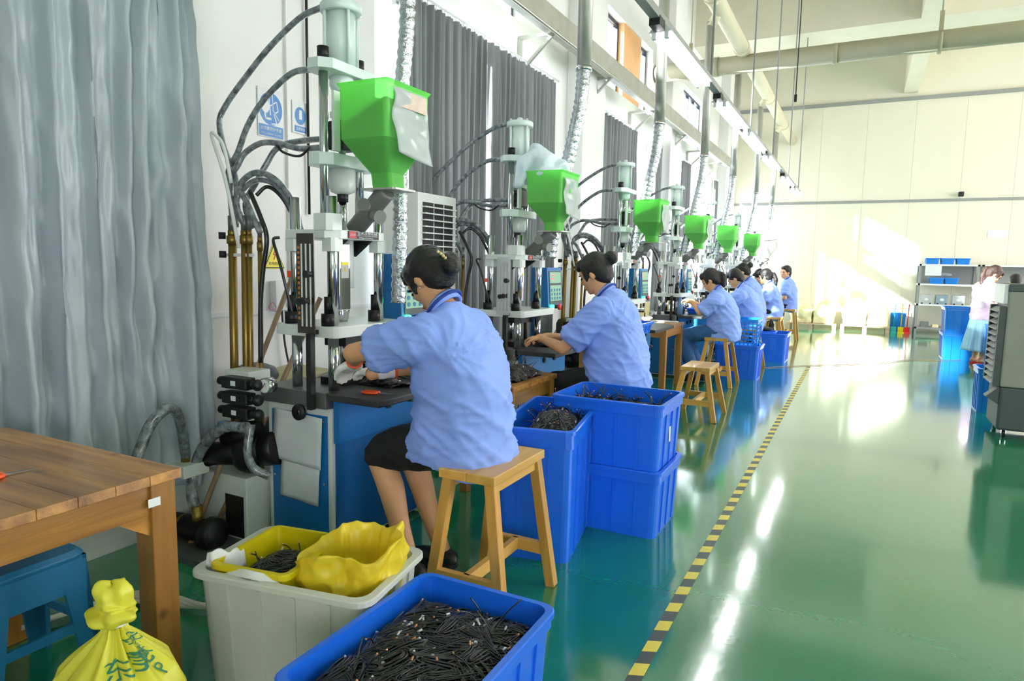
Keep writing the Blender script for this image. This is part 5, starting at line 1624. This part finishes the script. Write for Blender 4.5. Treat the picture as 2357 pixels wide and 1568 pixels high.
# ================================================================ LIGHTS, WALL THINGS, FAR END
rl = empty('lamp_rail', (-1.1, 0, 2.72), 'grey steel rail carrying the row of tube lamps over the workstations', 'rail')
MB().bar((0, 1.5, 0), (0, 13.2, 0), .055, .045).build('rail_body', M_grey_trim, rl, bevel=.003)
for i, (y0, lb) in enumerate(((3.88, 'lit twin tube lamp nearest the camera'), (5.66, 'second lit twin tube lamp along the rail'), (6.98, 'third lit twin tube lamp along the rail'),
                              (8.5, 'fourth lit twin tube lamp along the rail'), (10.5, 'fifth lit twin tube lamp along the rail'), (12.0, 'last lit twin tube lamp at the far end of the rail'),
                              (1.9, 'lit twin tube lamp at the near end of the rail, outside the view'))):
    R = empty('tube_lamp', (-1.1, y0, 2.66), lb, 'lamp', 'tube lamps on the rail')
    b = MB(); b.prism([(-.065, 0, .0), (.065, 0, .0), (.035, 0, .036), (-.035, 0, .036)], (0, 1.16, 0))
    b.build('reflector', M_white_plastic, R)
    for x in (-.036, .036):
        MB().cyl((x, .02, -.018), (x, 1.14, -.018), .0135, n=12).build('tube', M_lampon, R)
        for y in (.0, 1.13):
            MB().box(x - .012, x + .012, y, y + .03, -.034, .002).build('lamp_holder', M_framewhite, R)
    MB().box(-.03, .03, -.12, -.01, .0, .05).build('clamp', M_black, R)
for i, (x, y) in enumerate(((-1.1, 3.2), (-1.1, 5.3), (-1.1, 7.3), (-1.1, 9.2), (-1.1, 11.2), (-1.1, 13.0))):
    r = MB().cyl((x, y, 2.74), (x, y, ZC), .009, n=8).build('hanging_rod', M_grey_trim, label='thin rod hanging the lamp rail, number %s from the camera' % ['one', 'two', 'three', 'four', 'five', 'six'][i], cat='rod', group='rods hanging the lamp rail')
for (x, y, z) in ((-.8, 8.4, 3.3), (-2.6, 9.4, 4.6)):
    o = MB().cyl((x, y, z), (x, y, ZC), .006, n=8).build('pull_cord', M_black, label='dark cord hanging from the ceiling ' + ('over the aisle' if x > -2 else 'beside the clerestory window'), cat='cord')
    MB().box(x - .014, x + .014, y - .014, y + .014, z - .08, z).build('switch', M_black, o)

# wall behind the first machine
def sign(name, loc, w, h, label, draw, m=M_paper, cat='sign'):
    """sheet on the left wall: u runs along +y, v up"""
    R = empty(name, loc, label, cat)
    MB().box(0, .004, 0, w, 0, h).build('sheet', m, R)
    draw(R)
    return R
def disc(R, y, z, ry, rz_, m, nm, x=.0045, n=28):
    MB().prism([(x, y + ry * math.cos(a), z + rz_ * math.sin(a)) for a in [2 * PI * i / n for i in range(n)]], (.001, 0, 0)).build(nm, m, R)
def stroke(R, pts, t, m, nm='stroke', x=.0058):
    mb = MB()
    for a, b in zip(pts, pts[1:]):
        mb.bar((x, a[0], a[1]), (x, b[0], b[1]), .0012, t, (0, b[1] - a[1], a[0] - b[0]))
    mb.build(nm, m, R)
def d1(R):
    disc(R, .09, .155, .082, .088, M_bluesign, 'blue_disc')
    disc(R, .05, .165, .028, .038, M_paper, 'glove_shape', .0055)
    stroke(R, [(.045, .14), (.05, .1), (.09, .1)], .012, M_paper)
    stroke(R, [(.075, .22), (.085, .12)], .007, M_paper); stroke(R, [(.085, .17), (.13, .2), (.14, .15), (.11, .13), (.13, .08), (.09, .075)], .006, M_paper)
    stroke(R, [(.1, .23), (.105, .15), (.145, .1)], .005, M_paper)
    MB().box(.0042, .0052, .004, .176, .004, .066).build('blue_band', M_bluesign, R)
    writing('必须戴防护手套', .022, M_paper, (.0056, .09, .045), (0, 1, 0), (0, 0, 1), R, width=.15)
    writing('MUST WEAR GLOVES', .012, M_paper, (.0056, .09, .018), (0, 1, 0), (0, 0, 1), R, width=.14)
sign('safety_sign', (-2.966, 2.70, 2.02), .18, .26, 'large blue and white glove safety sign on the wall behind the hoses', d1)
def d2(R):
    disc(R, .06, .10, .042, .05, M_bluesign, 'blue_disc')
    MB().box(.0054, .0062, .05, .072, .08, .115).build('figure_shape', M_paper, R)
    disc(R, .061, .122, .011, .012, M_paper, 'figure_head', .0054)
    MB().box(.0042, .0052, .015, .105, .008, .042).build('blue_band', M_bluesign, R)
    writing('注意安全', .018, M_paper, (.0056, .06, .025), (0, 1, 0), (0, 0, 1), R, width=.075)
sign('safety_sign', (-2.966, 2.95, 2.08), .12, .18, 'smaller blue safety sign right of the black wall cable', d2)
ws = empty('warning_sign', (-2.966, 2.72, 1.30), 'yellow triangular electricity warning sign on the wall', 'sign')
def tri(x, k, m, nm):
    c = (.075, .05)
    P = [(.0, .0), (.15, .0), (.075, .14)]
    MB().prism([(x, c[0] + (p[0] - c[0]) * k, c[1] + (p[1] - c[1]) * k) for p in P], (.001, 0, 0)).build(nm, m, ws)
tri(0, 1.08, M_signyellow, 'yellow_edge'); tri(.001, 1.0, M_black, 'black_edge'); tri(.002, .88, M_signyellow, 'yellow_face')
stroke(ws, [(.083, .105), (.068, .078), (.082, .076), (.070, .048)], .007, M_signred, 'bolt', .0035)
writing('有电危险', .02, M_black, (.0034, .075, .026), (0, 1, 0), (0, 0, 1), ws, width=.085)
MB().cyl((XL + .02, 3.06, 1.62), (XL + .02, 3.06, 3.6), .008, n=8).build('wall_cable', M_black, label='black cable running straight down the wall behind the nearest machine', cat='cable')
MB().box(XL, XL + .02, 2.90, 2.925, 1.07, 3.6).build('wall_trunking', M_wall, label='white cable trunking strip up the wall beside the large safety sign', cat='trunking')
bb = empty('breaker_box', (XL, 2.76, 1.06), 'white breaker box on the wall behind the brass pipes', 'box')
MB().box(0, .05, 0, .2, 0, .17).build('box_body', M_white_plastic, bb, bevel=.005)
MB().box(.05, .065, .08, .18, .02, .15).build('box_cover', M_white_plastic, bb, bevel=.004)
MB().box(.065, .07, .1, .165, .05, .085).build('breaker', M_keyblue, bb)
MB().tube(catmull([(.05, -.0, .02), (.06, -.03, .05), (.06, -.06, .03), (.05, -.04, .01), (.05, -.0, .015)], 6), .0025, 6).build('pink_wire', mat('pink_wire', (210, 130, 170), rough=.5), bb)
MB().tube(catmull([(.03, .06, 0), (.04, .07, -.2), (.06, .1, -.4)], 5), .006, 6).build('lead', M_black, bb)
for i, (a, b, lb) in enumerate((((-2.70, 1.99, .0), (-2.50, 2.52, 1.36), 'long wooden pole leaning behind the brass pipes, longer one'), ((-2.66, 2.06, .0), (-2.44, 2.6, 1.16), 'shorter wooden pole leaning beside the longer one'))):
    MB().cyl(a, b, .0125, n=12).build('wooden_pole', M_oldwood, label=lb, cat='pole', group='leaning wooden poles')
lid = MB(); lid.prism([(-2.85, 2.6, .74), (-2.64, 2.6, .80), (-2.36, 2.6, .79), (-2.45, 2.4, .73), (-2.72, 2.4, .72)], (0, 0, .008))
lid.prism([(-2.72, 2.4, .728), (-2.45, 2.4, .738), (-2.45, 2.41, .62), (-2.72, 2.41, .62)], (0, .008, 0))
lid.build('sheet_metal_tray', M_creamsteel, label='cream sheet metal tray behind the nearest machine bed', cat='tray')
# second power unit at the left, behind the table
pu = empty('power_unit', (-3.0, 2.0, 0), 'white hydraulic tank with an arched hose behind the pine table', 'pump unit')
MB().box(.12, .30, -.02, .12, .335, .395).build('tank', M_mgrey, pu, bevel=.006)
MB().box(.13, .16, .0, .1, .0, .335).build('tank_foot', M_mgrey, pu)
MB().tube(catmull([(.30, -.28, .42), (.32, -.25, .508), (.325, -.19, .63), (.345, -.13, .69), (.315, -.06, .67), (.27, .0, .575), (.225, .05, .42)], 8), .024, 12).build('hose', M_wrap, pu)
MB().cyl((.224, .05, .395), (.228, .05, .46), .023, n=10).build('brass_fitting', M_brass, pu)
# cords on the floor under the table
fc = MB()
for k in range(4):
    fc.tube(catmull([(-2.62 + .03 * k, 1.2, .02 + .01 * k), (-2.45, 1.5 + .03 * k, .03), (-2.2 + .05 * k, 1.62, .02 + .015 * k), (-2.05, 1.7 + .04 * k, .05 + .03 * k), (-2.1, 1.95, .2)], 8), .008 + .002 * (k % 2), 8)
fc.build('tangled_cord', mat('beige_cord', (206, 204, 186), rough=.5), label='tangle of pale cords on the green floor under the pine table', cat='cord')

# floor standing air conditioner
ac = empty('air_conditioner', (-2.9, 3.62, 0), 'white floor-standing air conditioner between the first two machines', 'air conditioner')
MB().box(0, .34, 0, .46, 0, 1.8).build('cabinet', M_white_plastic, ac, bevel=.01)
MB().box(.3405, .343, .05, .41, 1.40, 1.74).build('grille_back', M_black, ac)
for k in range(8):
    z = 1.415 + .042 * k
    MB().bar((.356, .04, z), (.356, .42, z), .026, .008).build('louvre', M_white_plastic, ac)
for k in range(2):
    MB().box(.343, .346, .17 + .12 * k, .176 + .12 * k, 1.4, 1.74).build('grille_rib', M_white_plastic, ac)
MB().box(.3405, .343, .08, .38, 1.22, 1.36).build('control_plate', M_paper, ac)
MB().box(.343, .344, .28, .36, 1.3, 1.34).build('maker_label', M_bluesign, ac)

# air cooler at the right
cl = empty('air_cooler', (1.07, 6.72, 0), 'big grey evaporative air cooler on castors at the right edge', 'air cooler', rz=.0)
MB().box(.0, .75, -.02, .5, .42, 1.22).build('cabinet', M_coolgrey, cl, bevel=.012)
MB().box(-.005, .755, -.025, .505, 1.20, 1.265).build('top_cover', M_darkgrey, cl, bevel=.01)
MB().box(-.03, .0, -.0, .48, 1.10, 1.26).build('control_panel', M_white_plastic, cl, bevel=.006)
MB().box(.0, .75, -.02, .5, .06, .42).build('water_tank', M_darkgrey, cl, bevel=.02)
for a_, b_ in ((.0, .05), (.44, .49)):
    MB().box(-.05, -.0, a_, b_, .42, 1.08).build('outlet_frame', M_darkgrey, cl, bevel=.003)
MB().box(-.01, .0, .02, .48, .42, 1.08).build('outlet_back', M_black, cl)
for k in range(13):
    z = .45 + .05 * k
    MB().prism([(-.055, .06, z - .018), (-.012, .06, z + .012), (-.012, .06, z + .017), (-.055, .06, z - .012)], (0, .38, 0)).build('vane', M_grey_trim, cl)
for k in range(30):
    z = .52 + .022 * k
    MB().box(.16, .6, -.0285, -.019, z, z + .010).build('grille_slot', M_black, cl)
MB().prism([(-.09, .0, .33), (.0, .0, .42), (.0, .0, .27)], (0, .12, 0)).build('water_inlet', M_darkgrey, cl)
for x, y in ((.06, .03), (.69, .03), (.06, .45), (.69, .45)):
    c = MB().lathe((x, y, .03), [(.03, -.012), (.03, .012)], 16, axis='X').build('castor', M_black, cl)
    MB().box(x - .018, x + .018, y - .012, y + .012, .03, .075).build('castor_fork', M_steel, c)

# crates beside the standing woman
for i, z in enumerate((0, .4)):
    crate((1.42, 12.62), .50, .62, .41, 'blue crate in the stack left of the standing woman, ' + ('lower one' if i == 0 else 'upper one'), M_crate2, lift=z, group='crates beside the standing woman', rimh=.05)
crate((1.17, 8.0), .22, .40, .43, 'blue crate standing in sunlight left of the air cooler', M_crate2, rimh=.06)
crate((1.85, 11.6), .45, .4, .62, 'blue crate partly hidden behind the air cooler', M_crate2, rimh=.06)

# shelf bays by the far wall
def shelf(x0, x1, label):
    R = empty('storage_shelf', (x0, 17.05, 0), label, 'shelf', 'steel storage shelves')
    L = x1 - x0
    for x in (0, L - .04):
        for y in (0, .5):
            MB().box(x, x + .04, y, y + .04, 0, 1.52).build('post', M_grey_trim, R)
    for z in (.12, .62, 1.06, 1.48):
        MB().box(0, L, 0, .54, z, z + .035).build('shelf_board', M_framewhite if z > .2 else M_grey_trim, R)
    MB().box(0, L, .53, .54, 1.08, 1.5).build('back_sheet', M_grey_trim, R)
    return R
shelf(1.09, 2.18, 'left grey steel shelf bay with blue bins by the far wall')
shelf(2.22, 3.4, 'right grey steel shelf bay behind the standing woman')
for i, (x, z, lb) in enumerate(((1.19, 1.517, 'left blue bin on top of the far shelf'), (1.47, 1.517, 'middle blue bin on top of the far shelf'), (1.75, 1.517, 'right blue bin on top of the far shelf'),
                            (1.3, 1.097, 'left blue bin on the second board of the far shelf'), (1.57, 1.097, 'right blue bin on the second board of the far shelf'))):
    crate((x + .13, 17.2), .27, .3, .13, lb, M_crate2, lift=z, name='shelf_bin', cat='bin', r=.02, rimh=.03, group='blue bins on the far shelf')
MB().box(1.2, 1.5, 17.04, 17.046, 1.27, 1.5).build('shelf_notice', M_paper, label='white paper notice hanging on the far shelf', cat='paper')
for i, (x, m_) in enumerate(((1.16, M_film), (1.45, mat('grey_blue_box', (140, 160, 172), rough=.5)), (1.75, M_film))):
    b = MB(); b.box(0, .22, 0, .3, 0, .2)
    o = b.build('storage_box', m_, label=('clear box with white and red parts on the third board of the far shelf', 'grey-blue box with a round white spot on the third board of the far shelf', 'greyish clear box on the third board of the far shelf')[i], cat='box', loc=(x, 17.1, .657), bevel=.006)
    for xx in (.02, .17):
        MB().box(xx, xx + .03, -.005, .02, 0, .03).build('foot', M_black, o)
    MB().ell((.11, -.003, .1), (.04, .006, .03)).build('part_inside', M_paper, o)
MB().ell((0, 0, .05), (.13, .12, .05), 18, 9).build('clear_bag', M_film, label='clear plastic bag on the second board of the far shelf', cat='bag', loc=(1.6, 17.35, 1.24))
for i, (x, w_, m_, h_) in enumerate(((1.2, .16, mat('small_grey_box', (120, 122, 124)), .11), (1.42, .12, M_carton, .06), (1.6, .2, M_orangepanel, .05))):
    MB().box(x, x + w_, 17.1, 17.3, .155, .155 + h_).build('small_box', m_, label=('dark grey small box on the lowest board of the far shelf', 'beige small box on the lowest board of the far shelf', 'orange flat box on the lowest board of the far shelf')[i], cat='box', bevel=.004)
MB().box(1.9, 1.99, 17.15, 17.25, 1.517, 1.6).build('yellow_pot', M_signyellow, label='yellow pot on the top right of the far shelf', cat='pot', bevel=.01)

# pallets with bulging sacks
def pallet(x0, x1, y, label):
    R = empty('wooden_pallet', (x0, y, 0), label, 'pallet', 'pallets by the far wall')
    L = x1 - x0
    for k in range(6):
        MB().box(0, L, .0 + .11 * k, .09 + .11 * k, .10, .12).build('deck_board', W3, R)
    for x in (0, L / 2 - .04, L - .08):
        MB().box(x, x + .08, 0, .64, 0, .10).build('bearer', W3, R)
    return R
pallet(-1.5, -.45, 16.9, 'left wooden pallet carrying pale sacks by the far wall')
pallet(-.36, .62, 16.9, 'right wooden pallet carrying pale sacks by the far wall')
rnd = random.Random(9)
def bigsack(x, y, w_, h_, label):
    mb = MB(); mb.ell((0, 0, h_ * .48), (w_ / 2, .26, h_ * .5), 22, 14); mb.box(-w_ * .42, w_ * .42, -.22, .22, .0, h_ * .6)
    mb.ell((w_ * .1, 0, h_ * .95), (w_ * .2, .1, h_ * .14), 14, 8)
    sd = rnd.random() * 50
    me = remeshed(mb, 'sack', .02, 3, lambda p, q: .03 * mnoise.noise(V(p.x * 5 + sd, p.y * 5, p.z * 7)) + .012 * mnoise.noise(V(p.x * 16 + sd, p.y * 14, p.z * 16)))
    me.materials.append(M_carton)
    link('sack', me, label=label, cat='sack', group='pale sacks on the pallets', loc=(x, y, .12))
for i, (x, w_, h_) in enumerate(((-1.2, .55, .46), (-.72, .5, .5), (-.08, .55, .58), (.38, .46, .52))):
    bigsack(x, 17.22, w_, h_, ('first pale sack from the left on the pallets', 'second pale sack from the left on the pallets', 'third pale sack from the left, on the right pallet', 'rightmost pale sack on the right pallet')[i])
crate((.78, 17.45), .32, .36, .42, 'blue tub between the pallets and the far shelf', M_crate2, name='tub', cat='tub', ribs=False)
def dustpan(x, m_, lb):
    R = empty('dustpan', (x, 17.1, 0), lb, 'dustpan', 'dustpans by the far shelf')
    MB().prism([(-.06, -.1, 0), (.06, -.1, 0), (.055, .1, 0), (-.055, .1, 0)], (0, 0, .02)).build('pan', m_, R)
    MB().box(-.055, .055, .09, .11, .0, .12).build('back', m_, R)
    MB().cyl((0, .1, .1), (.02, .25, .62), .011, n=8).build('handle', m_, R)
dustpan(.70, mat('teal_plastic', (40, 170, 170)), 'teal dustpan right of the pallets'); dustpan(.96, M_red, 'red dustpan left of the far shelf'); dustpan(.84, M_yellow, 'yellow dustpan between the teal one and the red one')
MB().tube(catmull([(-1.12, 9.65, .008), (-.65, 10.2, .008), (-.1, 10.7, .008), (.35, 11.2, .008), (.71, 11.8, .008), (1.2, 12.1, .008), (1.5, 12.4, .008)], 8), .004, 6).build('floor_cable', mat('thin_brown_cable', (150, 110, 70)), label='thin cable lying across the aisle floor', cat='cable')
MB().box(2.35, 2.7, YB - .04, YB - .032, 2.1, 2.27).build('wall_notice', M_paper, label='small white notice on the far wall', cat='notice')
cm = MB().box(1.74, 1.84, YB - .2, YB - .08, 2.99, 3.09).build('wall_camera', M_black, label='small black camera on the rail of the far wall', cat='camera', bevel=.01)
MB().cyl((1.79, YB - .08, 2.97), (1.79, YB - .12, 3.02), .012, n=8).build('bracket', M_framewhite, cm)
